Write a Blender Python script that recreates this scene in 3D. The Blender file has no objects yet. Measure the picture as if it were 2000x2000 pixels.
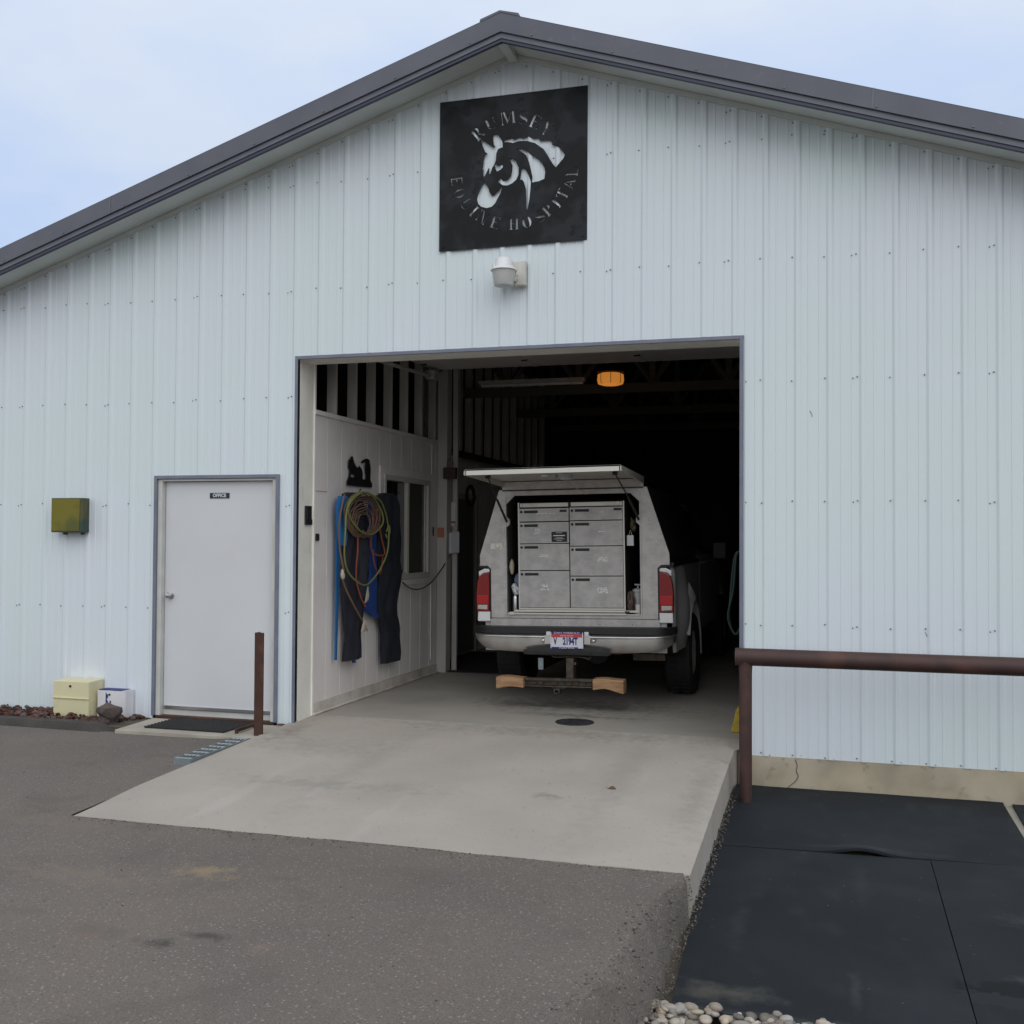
import bpy, bmesh, math, random
from mathutils import Vector, Matrix, noise
random.seed(7)
S = bpy.context.scene
PI = math.pi

# ------------------------------------------------------------------ camera
cam_d = bpy.data.cameras.new('camera'); cam = bpy.data.objects.new('camera', cam_d)
S.collection.objects.link(cam); S.camera = cam
yaw, pitch, roll = 0.2846, 0.0230, 0.0057
fw = Vector((-math.sin(yaw)*math.cos(pitch), math.cos(yaw)*math.cos(pitch), math.sin(pitch)))
r0 = Vector((math.cos(yaw), math.sin(yaw), 0)); u0 = r0.cross(fw)
rt = math.cos(roll)*r0 + math.sin(roll)*u0; up = -math.sin(roll)*r0 + math.cos(roll)*u0
cam.matrix_world = Matrix(((rt.x, up.x, -fw.x, 4.2438), (rt.y, up.y, -fw.y, -8.0572), (rt.z, up.z, -fw.z, 1.564), (0, 0, 0, 1)))
cam_d.sensor_width = 36; cam_d.lens = 36*2063.6/2000; cam_d.clip_end = 600; cam_d.clip_start = 0.05

# ------------------------------------------------------------------ world and sun
SUN_EL, SUN_AZ = math.radians(42), math.radians(150)
W = bpy.data.worlds.new('World'); S.world = W; W.use_nodes = True
nt = W.node_tree; nt.nodes.clear(); N = nt.nodes.new; Lk = nt.links.new
sky = N('ShaderNodeTexSky'); sky.sky_type = 'NISHITA'; sky.sun_disc = False
sky.sun_elevation = SUN_EL; sky.sun_rotation = SUN_AZ; sky.air_density = 1.2; sky.dust_density = 3.0
skm = N('ShaderNodeMixRGB'); skm.blend_type = 'MULTIPLY'; skm.inputs[0].default_value = 1
skm.inputs[2].default_value = (0.10, 0.10, 0.10, 1)
Lk(sky.outputs[0], skm.inputs[1])
tc = N('ShaderNodeTexCoord'); mp = N('ShaderNodeMapping'); mp.inputs['Scale'].default_value = (1, 1, 2.2)
mp.inputs['Location'].default_value = (1.4, 0.2, 0.6)
Lk(tc.outputs['Generated'], mp.inputs[0])
n1 = N('ShaderNodeTexNoise'); n1.inputs['Scale'].default_value = 3.4; n1.inputs['Detail'].default_value = 7; n1.inputs['Roughness'].default_value = 0.52
Lk(mp.outputs[0], n1.inputs[0])
rp = N('ShaderNodeValToRGB'); rp.color_ramp.elements[0].position = 0.40; rp.color_ramp.elements[1].position = 0.62
rp.color_ramp.elements[0].color = (0.535, 0.665, 0.92, 1); rp.color_ramp.elements[1].color = (0.66, 0.745, 0.90, 1)
Lk(n1.outputs[0], rp.inputs[0])
mx = N('ShaderNodeMixRGB'); mx.inputs[0].default_value = 0.80
Lk(skm.outputs[0], mx.inputs[1]); Lk(rp.outputs[0], mx.inputs[2])
# an overcast sky is brighter high up than at the horizon
sep = N('ShaderNodeSeparateXYZ'); Lk(tc.outputs['Generated'], sep.inputs[0])
mr = N('ShaderNodeMapRange'); mr.inputs[1].default_value = 0.0; mr.inputs[2].default_value = 0.9; mr.inputs[3].default_value = 1.0; mr.inputs[4].default_value = 1.2
Lk(sep.outputs[2], mr.inputs[0])
wh = N('ShaderNodeMapRange'); wh.inputs[1].default_value = 0.30; wh.inputs[2].default_value = 0.85; Lk(sep.outputs[2], wh.inputs[0])
mw = N('ShaderNodeMixRGB'); mw.inputs[2].default_value = (0.80, 0.835, 0.865, 1); Lk(wh.outputs[0], mw.inputs[0]); Lk(mx.outputs[0], mw.inputs[1])
# away from the blue break behind the barn the overcast is plain white
ms = N('ShaderNodeMapRange'); ms.inputs[1].default_value = 0.25; ms.inputs[2].default_value = -0.35; Lk(sep.outputs[1], ms.inputs[0])
mz = N('ShaderNodeMixRGB'); mz.inputs[2].default_value = (0.79, 0.825, 0.855, 1); Lk(ms.outputs[0], mz.inputs[0]); Lk(mw.outputs[0], mz.inputs[1])
bg = N('ShaderNodeBackground'); Lk(mz.outputs[0], bg.inputs[0]); Lk(mr.outputs[0], bg.inputs[1])
wo = N('ShaderNodeOutputWorld'); Lk(bg.outputs[0], wo.inputs[0])
sd = bpy.data.lights.new('sun', 'SUN'); sd.energy = 0.85; sd.angle = math.radians(60); sd.color = (1, 0.98, 0.95)
so = bpy.data.objects.new('sun', sd); S.collection.objects.link(so)
sdir = Vector((0.5*math.cos(SUN_EL), -0.866*math.cos(SUN_EL), math.sin(SUN_EL)))
so.rotation_euler = sdir.to_track_quat('Z', 'Y').to_euler(); so.location = (0, -10, 20)
S.view_settings.view_transform = 'Standard'; S.view_settings.look = 'None'; S.view_settings.gamma = 1
S.view_settings.exposure = 0.05

# ------------------------------------------------------------------ materials
def mat(name, col, rough=0.6, metal=0.0, col2=None, scale=3.0, detail=6, lo=0.35, hi=0.65, bump=0.0, bscale=60.0,
        spec=0.5, stretch=(1, 1, 1), emit=None, estr=0, trans=0.0, coat=0.0, layers=(), island=0.0, rvar=0.0):
    m = bpy.data.materials.new(name); m.use_nodes = True
    t = m.node_tree; b = t.nodes['Principled BSDF']; new = t.nodes.new; ln = t.links.new
    b.inputs['Roughness'].default_value = rough; b.inputs['Metallic'].default_value = metal
    b.inputs['Specular IOR Level'].default_value = spec
    b.inputs['Transmission Weight'].default_value = trans; b.inputs['Coat Weight'].default_value = coat
    b.inputs['Base Color'].default_value = (*col, 1)
    tcn = new('ShaderNodeTexCoord'); mpn = new('ShaderNodeMapping'); mpn.inputs['Scale'].default_value = stretch
    ln(tcn.outputs['Object'], mpn.inputs[0])
    out = None
    if col2:
        no = new('ShaderNodeTexNoise'); no.inputs['Scale'].default_value = scale; no.inputs['Detail'].default_value = detail
        ln(mpn.outputs[0], no.inputs[0])
        r = new('ShaderNodeValToRGB'); r.color_ramp.elements[0].position = lo; r.color_ramp.elements[1].position = hi
        r.color_ramp.elements[0].color = (*col, 1); r.color_ramp.elements[1].color = (*col2, 1)
        ln(no.outputs[0], r.inputs[0]); out = r.outputs[0]
        if rvar:
            q = new('ShaderNodeMapRange'); q.inputs[3].default_value = rough - rvar; q.inputs[4].default_value = rough + rvar
            ln(no.outputs[0], q.inputs[0]); ln(q.outputs[0], b.inputs['Roughness'])
    # layers: (kind, scale, lo, hi, colour, amount[, stretch])  kind: noise / voronoi
    for L in layers:
        kind, sc, a, z, c, amt = L[:6]; st = L[6] if len(L) > 6 else (1, 1, 1)
        m2 = new('ShaderNodeMapping'); m2.inputs['Scale'].default_value = st; ln(tcn.outputs['Object'], m2.inputs[0])
        m2.inputs['Location'].default_value = (sc*0.37, sc*0.11, 1.7)
        if kind == 'noise':
            x = new('ShaderNodeTexNoise'); x.inputs['Detail'].default_value = 5; o = 0
        else:
            x = new('ShaderNodeTexVoronoi'); x.inputs['Randomness'].default_value = 1.0; o = 0
        x.inputs['Scale'].default_value = sc; ln(m2.outputs[0], x.inputs[0])
        q = new('ShaderNodeMapRange'); q.inputs[1].default_value = a; q.inputs[2].default_value = z; q.inputs[3].default_value = 0; q.inputs[4].default_value = amt
        ln(x.outputs[o], q.inputs[0])
        mm = new('ShaderNodeMixRGB'); mm.inputs[2].default_value = (*c, 1)
        if out: ln(out, mm.inputs[1])
        else: mm.inputs[1].default_value = (*col, 1)
        ln(q.outputs[0], mm.inputs[0]); out = mm.outputs[0]
    if island:
        g = new('ShaderNodeNewGeometry'); hv = new('ShaderNodeHueSaturation')
        q = new('ShaderNodeMapRange'); q.inputs[3].default_value = 1-island; q.inputs[4].default_value = 1+island
        ln(g.outputs['Random Per Island'], q.inputs[0]); ln(q.outputs[0], hv.inputs['Value'])
        w = new('ShaderNodeTexWhiteNoise'); w.noise_dimensions = '1D'; ln(g.outputs['Random Per Island'], w.inputs['W'])
        q2 = new('ShaderNodeMapRange'); q2.inputs[3].default_value = 0.3; q2.inputs[4].default_value = 1.5
        ln(w.outputs[0], q2.inputs[0]); ln(q2.outputs[0], hv.inputs['Saturation'])
        if out: ln(out, hv.inputs['Color'])
        else: hv.inputs['Color'].default_value = (*col, 1)
        out = hv.outputs[0]
    if out: ln(out, b.inputs['Base Color'])
    if bump:
        bn = new('ShaderNodeTexNoise'); bn.inputs['Scale'].default_value = bscale; bn.inputs['Detail'].default_value = 8
        ln(mpn.outputs[0], bn.inputs[0]); bu = new('ShaderNodeBump'); bu.inputs['Strength'].default_value = min(1, bump*50) if bscale > 5 else .5; bu.inputs['Distance'].default_value = bump
        ln(bn.outputs[0], bu.inputs['Height']); ln(bu.outputs[0], b.inputs['Normal'])
    if emit:
        b.inputs['Emission Color'].default_value = (*emit, 1); b.inputs['Emission Strength'].default_value = estr
    return m

M = {}
M['siding'] = mat('white_siding_paint', (.645, .735, .765), .45, 0, (.67, .725, .79),   .7, 3, .40, .60, bump=.0018, bscale=2.4, layers=[
    ('noise', 40, .64, .80, (.56, .58, .58), .18, (1, 1, .2))])
M['white_trim'] = mat('white_trim_paint', (.60, .62, .60), .5, 0, (.52, .54, .52), 6, 4, bump=.0005, bscale=30)
M['soffit'] = mat('soffit_metal', (.62, .66, .64), .5, 0, (.55, .59, .57), 3, 4)
M['blue_trim'] = mat('slate_blue_trim', (.140, .157, .215), .42, 0, (.18, .195, .25), 5, 5, layers=[('noise', 30, .6, .8, (.25, .26, .32), .4)])
M['roof'] = mat('charcoal_roof_metal', (.094, .100, .134), .5, 0, (.118, .122, .155), 2.5, 5, layers=[('noise', 20, .62, .8, (.2, .2, .2), .35)])
M['screw'] = mat('zinc_screw', (.20, .21, .22), .5, .3)
M['jamb'] = mat('cream_jamb', (.84, .83, .78), .55, 0, (.78, .77, .71), 5, 5, layers=[('noise', 6, .58, .8, (.30, .27, .20), .4, (1, 1, .4))])
M['foundation'] = mat('foundation_concrete', (.44, .38, .28), .9, 0, (.33, .29, .22), 3.5, 7, bump=.004, bscale=45, layers=[
    ('noise', 1.7, .52, .66, (.50, .45, .36), .7), ('noise', 14, .62, .72, (.22, .19, .14), .5)])
M['door'] = mat('office_door_paint', (.585, .60, .635), .38, 0, (.615, .63, .665), 1.2, 3, bump=.0004, bscale=5, layers=[('noise', 2.2, .60, .75, (.58, .55, .54), .35)])
M['steel'] = mat('brushed_knob_steel', (.55, .55, .56), .28, 1)
M['sign'] = mat('black_sign_steel', (.0075, .008, .010), .5, .0, (.021, .024, .030), 3.0, 8, .46, .56, spec=.22, rvar=.15, layers=[
    ('noise', 9, .56, .62, (.010, .010, .012), .9)])
M['black'] = mat('black_plastic', (.013, .013, .015), .45)
M['rubber'] = mat('black_rubber', (.016, .016, .018), .75, 0, (.025, .025, .027), 20, 5, bump=.002, bscale=120)
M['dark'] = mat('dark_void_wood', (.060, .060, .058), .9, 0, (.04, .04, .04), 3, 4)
M['intwhite'] = mat('interior_white_board', (.77, .735, .725), .65, 0, (.70, .665, .655), 2.2, 6, bump=.001, bscale=20, layers=[
    ('noise', 3, .55, .75, (.52, .48, .44), .3, (1, 1, .4)), ('noise', 25, .68, .76, (.4, .36, .3), .35)])
M['basewhite'] = mat('grimy_base_board', (.62, .58, .54), .7, 0, (.44, .40, .35), 5, 6, bump=.002, bscale=30)
M['stud'] = mat('whitewashed_stud', (.52, .50, .475), .75, 0, (.42, .405, .385), 5, 4, stretch=(1, 1, .2))
M['garagefloor'] = mat('sealed_floor_concrete', (.37, .345, .315), .6, 0, (.31, .29, .262), 1.3, 7, bump=.001, bscale=25, layers=[
    ('noise', .8, .52, .70, (.22, .205, .185), .5), ('noise', 90, .6, .75, (.33, .32, .29), .35)], rvar=.15)
M['concrete'] = mat('apron_concrete', (.395, .355, .318), .88, 0, (.352, .318, .284), 1.4, 8, .36, .64, bump=.003, bscale=130, layers=[
    ('noise', .9, .50, .72, (.30, .275, .245), .45), ('noise', 260, .56, .70, (.50, .475, .45), .45), ('noise', 190, .60, .72, (.20, .18, .16), .45),
    ('noise', 30, .60, .74, (.29, .265, .24), .35), ('noise', 3.0, .58, .72, (.45, .425, .395), .45, (1, .25, 1)),
    ('noise', 60, .66, .72, (.16, .14, .12), .5, (1, .3, 1)), ('voronoi', 6, .035, .0, (.13, .11, .09), .6)])
M['pad'] = mat('door_pad_concrete', (.40, .37, .31), .88, 0, (.31, .29, .25), 4, 8, bump=.003, bscale=120, layers=[('noise', 220, .6, .7, (.2, .18, .15), .4)])
M['asphalt'] = mat('worn_asphalt', (.132, .114, .103), .92, 0, (.104, .092, .086), .8, 9, .38, .64, bump=.009, bscale=110, layers=[
    ('noise', .5, .50, .68, (.165, .138, .115), .5), ('noise', 150, .52, .64, (.235, .205, .185), .5), ('noise', 120, .58, .70, (.055, .048, .043), .6),
    ('voronoi', 75, .30, .16, (.23, .20, .18), .5), ('voronoi', 48, .26, .14, (.06, .053, .048), .5), ('voronoi', 34, .22, .12, (.31, .28, .25), .65), ('voronoi', 19, .075, .045, (.42, .38, .33), .6), ('voronoi', 9, .05, .035, (.38, .30, .25), .6), ('noise', 3, .56, .70, (.095, .083, .074), .45)])
M['mat'] = mat('stall_mat_rubber', (.0105, .0135, .0180), .74, 0, (.0150, .0190, .0245), 1.5, 8, .36, .66, bump=.0022, bscale=170, spec=.25, layers=[
    ('noise', 1.3, .50, .74, (.036, .041, .048), .5), ('noise', 6, .56, .74, (.045, .048, .052), .25, (1, .5, 1)), ('noise', 240, .64, .72, (.10, .10, .10), .3),
    ('voronoi', 9, .05, .03, (.22, .2, .18), .5)])
M['rail'] = mat('rusty_red_brown_pipe', (.068, .032, .027), .6, .1, (.046, .025, .023), 6, 7, bump=.0015, bscale=60, layers=[('noise', 3.5, .55, .7, (.13, .055, .04), .5)])
M['post'] = mat('rust_brown_flat_steel', (.075, .030, .018), .7, .1, (.045, .020, .015), 7, 7, bump=.0012, bscale=70, layers=[('noise', 4, .58, .66, (.13, .05, .025), .5)])
M['galv'] = mat('galvanized_grate', (.24, .28, .30), .5, .3, (.17, .21, .23), 12, 5)
M['galvlight'] = mat('galvanized_rod', (.50, .54, .56), .45, .3)
M['fascia'] = mat('slate_fascia', (.115, .128, .165), .45, 0, (.14, .15, .185), 5, 5)
M['fasciadark'] = mat('dark_slate_drip', (.045, .05, .085), .5)
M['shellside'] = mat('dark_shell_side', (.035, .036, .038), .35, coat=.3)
M['greenbox'] = mat('mossy_green_metal', (.055, .065, .045), .7, 0, (.035, .065, .05), 9, 7, .42, .58, bump=.001, bscale=60, layers=[('noise', 5, .45, .52, (.16, .13, .012), .35)])
M['greenfront'] = mat('yellowed_green_face', (.165, .145, .012), .65, 0, (.09, .10, .02), 4.5, 7, .46, .62, bump=.001, bscale=60, layers=[('noise', 7, .58, .68, (.045, .06, .035), .75)])
M['cream'] = mat('cream_enamel', (.68, .63, .40), .45, 0, (.62, .58, .38), 3, 4, layers=[('noise', 8, .62, .75, (.5, .45, .3), .4)])
M['whitebox'] = mat('white_enamel', (.70, .70, .73), .45, 0, (.62, .62, .66), 4, 5)
M['navyprint'] = mat('navy_blue_print', (.02, .025, .16), .6)
M['boulder'] = mat('brown_boulder', (.10, .075, .068), .9, 0, (.065, .05, .05), 9, 8, bump=.01, bscale=40)
M['lava'] = mat('red_lava_rock', (.095, .040, .032), .95, 0, (.075, .045, .036), 30, 5, bump=.004, bscale=90, island=.6)
M['pebble'] = mat('river_pebble', (.33, .29, .245), .75, 0, (.24, .215, .19), 30, 6, bump=.001, bscale=90, island=.55)
M['grit'] = mat('crumbled_asphalt_grit', (.125, .108, .092), .95, island=.6, bump=.002, bscale=200)
M['dirt'] = mat('dirt_bed', (.10, .085, .065), .95, 0, (.07, .06, .048), 8, 8, bump=.01, bscale=60)
M['lampwhite'] = mat('lamp_housing_white', (.74, .75, .78), .4)
M['lens'] = mat('frosted_lamp_lens', (.62, .63, .62), .35, 0, (.56, .57, .55), 8, 3, trans=.25)
M['lampbox'] = mat('weathered_mount_box', (.62, .61, .57), .6, 0, (.48, .47, .44), 8, 6)
M['iron'] = mat('cast_iron', (.028, .028, .032), .6, .4, (.05, .05, .055), 30, 5, bump=.003, bscale=60)
# truck
M['truckwhite'] = mat('truck_white_paint', (.74, .745, .75), .25, 0, coat=.6)
M['alu'] = mat('swirled_aluminium', (.50, .475, .465), .5, .3, (.41, .39, .385), 11, 6, .40, .62, layers=[('noise', 22, .5, .7, (.58, .56, .54), .5, (1, 1, 2))])
M['alubright'] = mat('bright_aluminium_edge', (.62, .60, .55), .4, .5)
M['drawer'] = mat('brushed_drawer_steel', (.47, .45, .445), .42, .35, (.37, .36, .36), 9, 6, .38, .62, layers=[('noise', 16, .5, .66, (.48, .47, .46), .6, (1, 1, 2.5))])
M['chrome'] = mat('worn_chrome', (.66, .65, .64), .34, .9, (.52, .51, .50), 7, 6, rvar=.08)
M['redlens'] = mat('red_lamp_lens', (.22, .005, .006), .15, 0, coat=.8)
M['redlens2'] = mat('bright_red_lamp_lens', (.42, .008, .010), .15, 0, coat=.8)
M['clearlens'] = mat('clear_lamp_lens', (.50, .44, .40), .2, 0, coat=.8)
M['glass'] = mat('dark_tinted_glass', (.012, .014, .013), .08, 0)
M['windowglass'] = mat('dusky_window_glass', (.075, .078, .066), .15, 0)
M['tyre'] = mat('tyre_rubber', (.014, .014, .014), .8)
M['wood'] = mat('raw_wood_block', (.40, .245, .13), .75, 0, (.27, .145, .075), 7, 7, stretch=(1, 6, 6), bump=.002, bscale=30)
M['rusty'] = mat('dirty_hitch_steel', (.10, .085, .07), .55, .6, (.06, .045, .035), 20, 6)
M['plate'] = mat('plate_white', (.62, .63, .68), .4)
M['platered'] = mat('plate_red', (.50, .05, .06), .4)
M['navy'] = mat('navy_cloth', (.006, .008, .015), .9, 0, (.010, .013, .022), 6, 5)
M['edge'] = mat('dark_asphalt_edging', (.045, .040, .037), .95, 0, (.062, .056, .05), 6, 8, bump=.012, bscale=70, layers=[('voronoi', 30, .18, .08, (.16, .14, .12), .5)])
M['slate'] = mat('slate_navy_cloth', (.010, .011, .021), .9, 0, (.016, .017, .028), 5, 5)
M['slate2'] = mat('grey_blue_cloth', (.030, .034, .048), .9, 0, (.02, .022, .034), 8, 5)
M['blue'] = mat('bright_blue_cloth', (.015, .06, .26), .75, 0, (.012, .045, .20), 5, 4)
M['strap'] = mat('blue_webbing', (.012, .11, .30), .75)
M['ropegreen'] = mat('yellow_green_rope', (.19, .20, .055), .8, 0, (.15, .17, .05), 60, 3)
M['ropebrown'] = mat('brown_rope', (.15, .11, .085), .85, 0, (.10, .07, .06), 50, 3)
M['ropeorange'] = mat('orange_rope', (.30, .07, .03), .8, 0, (.20, .055, .03), 60, 3)
M['ropetan'] = mat('tan_rope', (.15, .10, .07), .85, 0, (.19, .09, .05), 40, 3)
M['tassel'] = mat('frayed_cotton', (.45, .40, .31), .95)
M['orange'] = mat('orange_plug', (.42, .16, .10), .6)
M['paper'] = mat('white_paper', (.60, .61, .63), .8)
M['cordm'] = mat('cord_black', (.02, .018, .018), .6)
M['yellow'] = mat('yellow_rubber', (.42, .30, .03), .7, 0, (.28, .2, .03), 20, 4)
M['hose'] = mat('green_hose', (.006, .024, .021), .7)
M['glow'] = mat('orange_glow_glass', (.55, .25, .06), .4, 0, (.40, .16, .03), 9, 4, emit=(1.0, .36, .06), estr=.42)
M['bluecloth'] = mat('blue_grey_cloth', (.16, .22, .34), .9)
M['bag'] = mat('brown_plastic_bag', (.10, .065, .055), .35)
M['jug'] = mat('translucent_jug', (.40, .41, .42), .4)
M['leaf'] = mat('dry_leaf', (.12, .075, .04), .9)
M['text'] = mat('pale_lettering', (.85, .85, .83), .6)
M['officetext'] = mat('sign_lettering', (.55, .56, .62), .6)
M['officeplate'] = mat('office_plate', (.012, .014, .035), .4)

def spots(key, items):
    # stains and tone patches with a place of their own: (x, y, rx, ry, colour, amount, roughness, ragged)
    m = M[key]; t = m.node_tree; b = t.nodes['Principled BSDF']; new = t.nodes.new; ln = t.links.new
    geo = new('ShaderNodeNewGeometry'); nz = new('ShaderNodeTexNoise'); nz.inputs['Scale'].default_value = 11; nz.inputs['Detail'].default_value = 7; nz.inputs['Roughness'].default_value = .65
    ln(geo.outputs['Position'], nz.inputs[0])
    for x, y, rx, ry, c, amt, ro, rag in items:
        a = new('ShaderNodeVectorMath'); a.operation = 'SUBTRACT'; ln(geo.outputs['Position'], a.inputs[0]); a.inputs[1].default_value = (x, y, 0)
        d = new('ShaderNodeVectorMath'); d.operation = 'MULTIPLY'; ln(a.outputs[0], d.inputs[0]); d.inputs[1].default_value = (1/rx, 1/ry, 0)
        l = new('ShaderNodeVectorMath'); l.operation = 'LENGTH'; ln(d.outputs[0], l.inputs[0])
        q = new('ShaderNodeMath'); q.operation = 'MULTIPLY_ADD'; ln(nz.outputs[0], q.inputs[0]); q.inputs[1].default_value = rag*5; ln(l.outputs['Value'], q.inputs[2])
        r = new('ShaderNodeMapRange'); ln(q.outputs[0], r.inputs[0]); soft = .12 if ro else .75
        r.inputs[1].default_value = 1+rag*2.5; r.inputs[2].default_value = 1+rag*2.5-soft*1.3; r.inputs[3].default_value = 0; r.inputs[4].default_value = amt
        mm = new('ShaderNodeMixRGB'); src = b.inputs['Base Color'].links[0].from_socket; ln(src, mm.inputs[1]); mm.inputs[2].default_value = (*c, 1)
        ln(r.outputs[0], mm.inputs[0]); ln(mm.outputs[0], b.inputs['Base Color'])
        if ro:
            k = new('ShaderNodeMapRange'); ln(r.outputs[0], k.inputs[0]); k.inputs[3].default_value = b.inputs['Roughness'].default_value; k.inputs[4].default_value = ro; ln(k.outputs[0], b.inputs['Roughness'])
spots('asphalt', [(1.31, -3.42, .20, .13, (.26, .20, .12), .75, 0, .7), (.75, -3.65, .5, .16, (.20, .16, .125), .5, 0, .7), (1.62, -4.27, .11, .06, (.03, .028, .026), .75, 0, .6), (1.78, -4.15, .13, .05, (.035, .032, .03), .7, 0, .6),
    (1.28, -4.28, .13, .10, (.19, .13, .10), .35, 0, 1.0), (2.1, -4.2, .10, .06, (.24, .165, .13), .35, 0, 1.0), (.1, -2.9, .6, .14, (.17, .14, .11), .55, 0, .6), (-1.6, -1.5, 1.2, .5, (.14, .12, .10), .5, 0, .6)])
spots('mat', [(4.2, -3.74, .9, .09, (.085, .088, .09), .7, 0, .4), (3.85, -3.52, .26, .12, (.095, .092, .078), .6, 0, .5), (3.85, -2.75, .05, .4, (.030, .034, .04), .5, 0, .8), (4.38, -3.35, .03, .25, (.05, .053, .056), .5, 0, .6),
    (4.45, -2.0, .05, .4, (.032, .036, .04), .45, 0, .6), (5.2, -2.3, .15, .15, (.06, .063, .065), .4, 0, .8), (4.55, -1.36, .5, .05, (.055, .06, .064), .5, 0, .5), (5.25, -3.03, .30, .04, (.08, .075, .07), .6, 0, .6),
    (4.60, -2.72, .055, .045, (.006, .007, .009), .8, 0, .3), (4.62, -2.71, .03, .025, (.03, .034, .038), .8, 0, .2),
    (5.12, -3.17, .34, .085, (.006, .0075, .0095), .9, .45, .5), (4.95, -3.28, .22, .07, (.006, .0075, .0095), .9, .45, .5)])
spots('concrete', [(1.15, -1.2, .16, 1.7, (.285, .265, .245), .5, 0, .5), (2.95, -1.2, .16, 1.7, (.285, .265, .245), .5, 0, .5), (.12, -.3, .12, .4, (.21, .15, .12), .5, 0, .8), (2.2, .2, 1.6, .25, (.20, .19, .165), .5, 0, .7), (.5, -.7, .8, .3, (.26, .235, .20), .5, 0, .8), (3.5, -1.2, .12, 1.2, (.24, .225, .20), .45, 0, .6), (1.2, -1.7, .9, .12, (.25, .238, .215), .5, 0, .9), (2.6, -1.6, .12, .07, (.20, .185, .16), .6, 0, .9)])
spots('garagefloor', [(2.1, 1.6, 1.1, .5, (.07, .065, .06), .75, 0, .6), (2.25, 1.0, .8, .10, (.09, .085, .08), .6, 0, .8)])  # darker ragged patches on the floor, below and just behind the truck's rear

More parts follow.
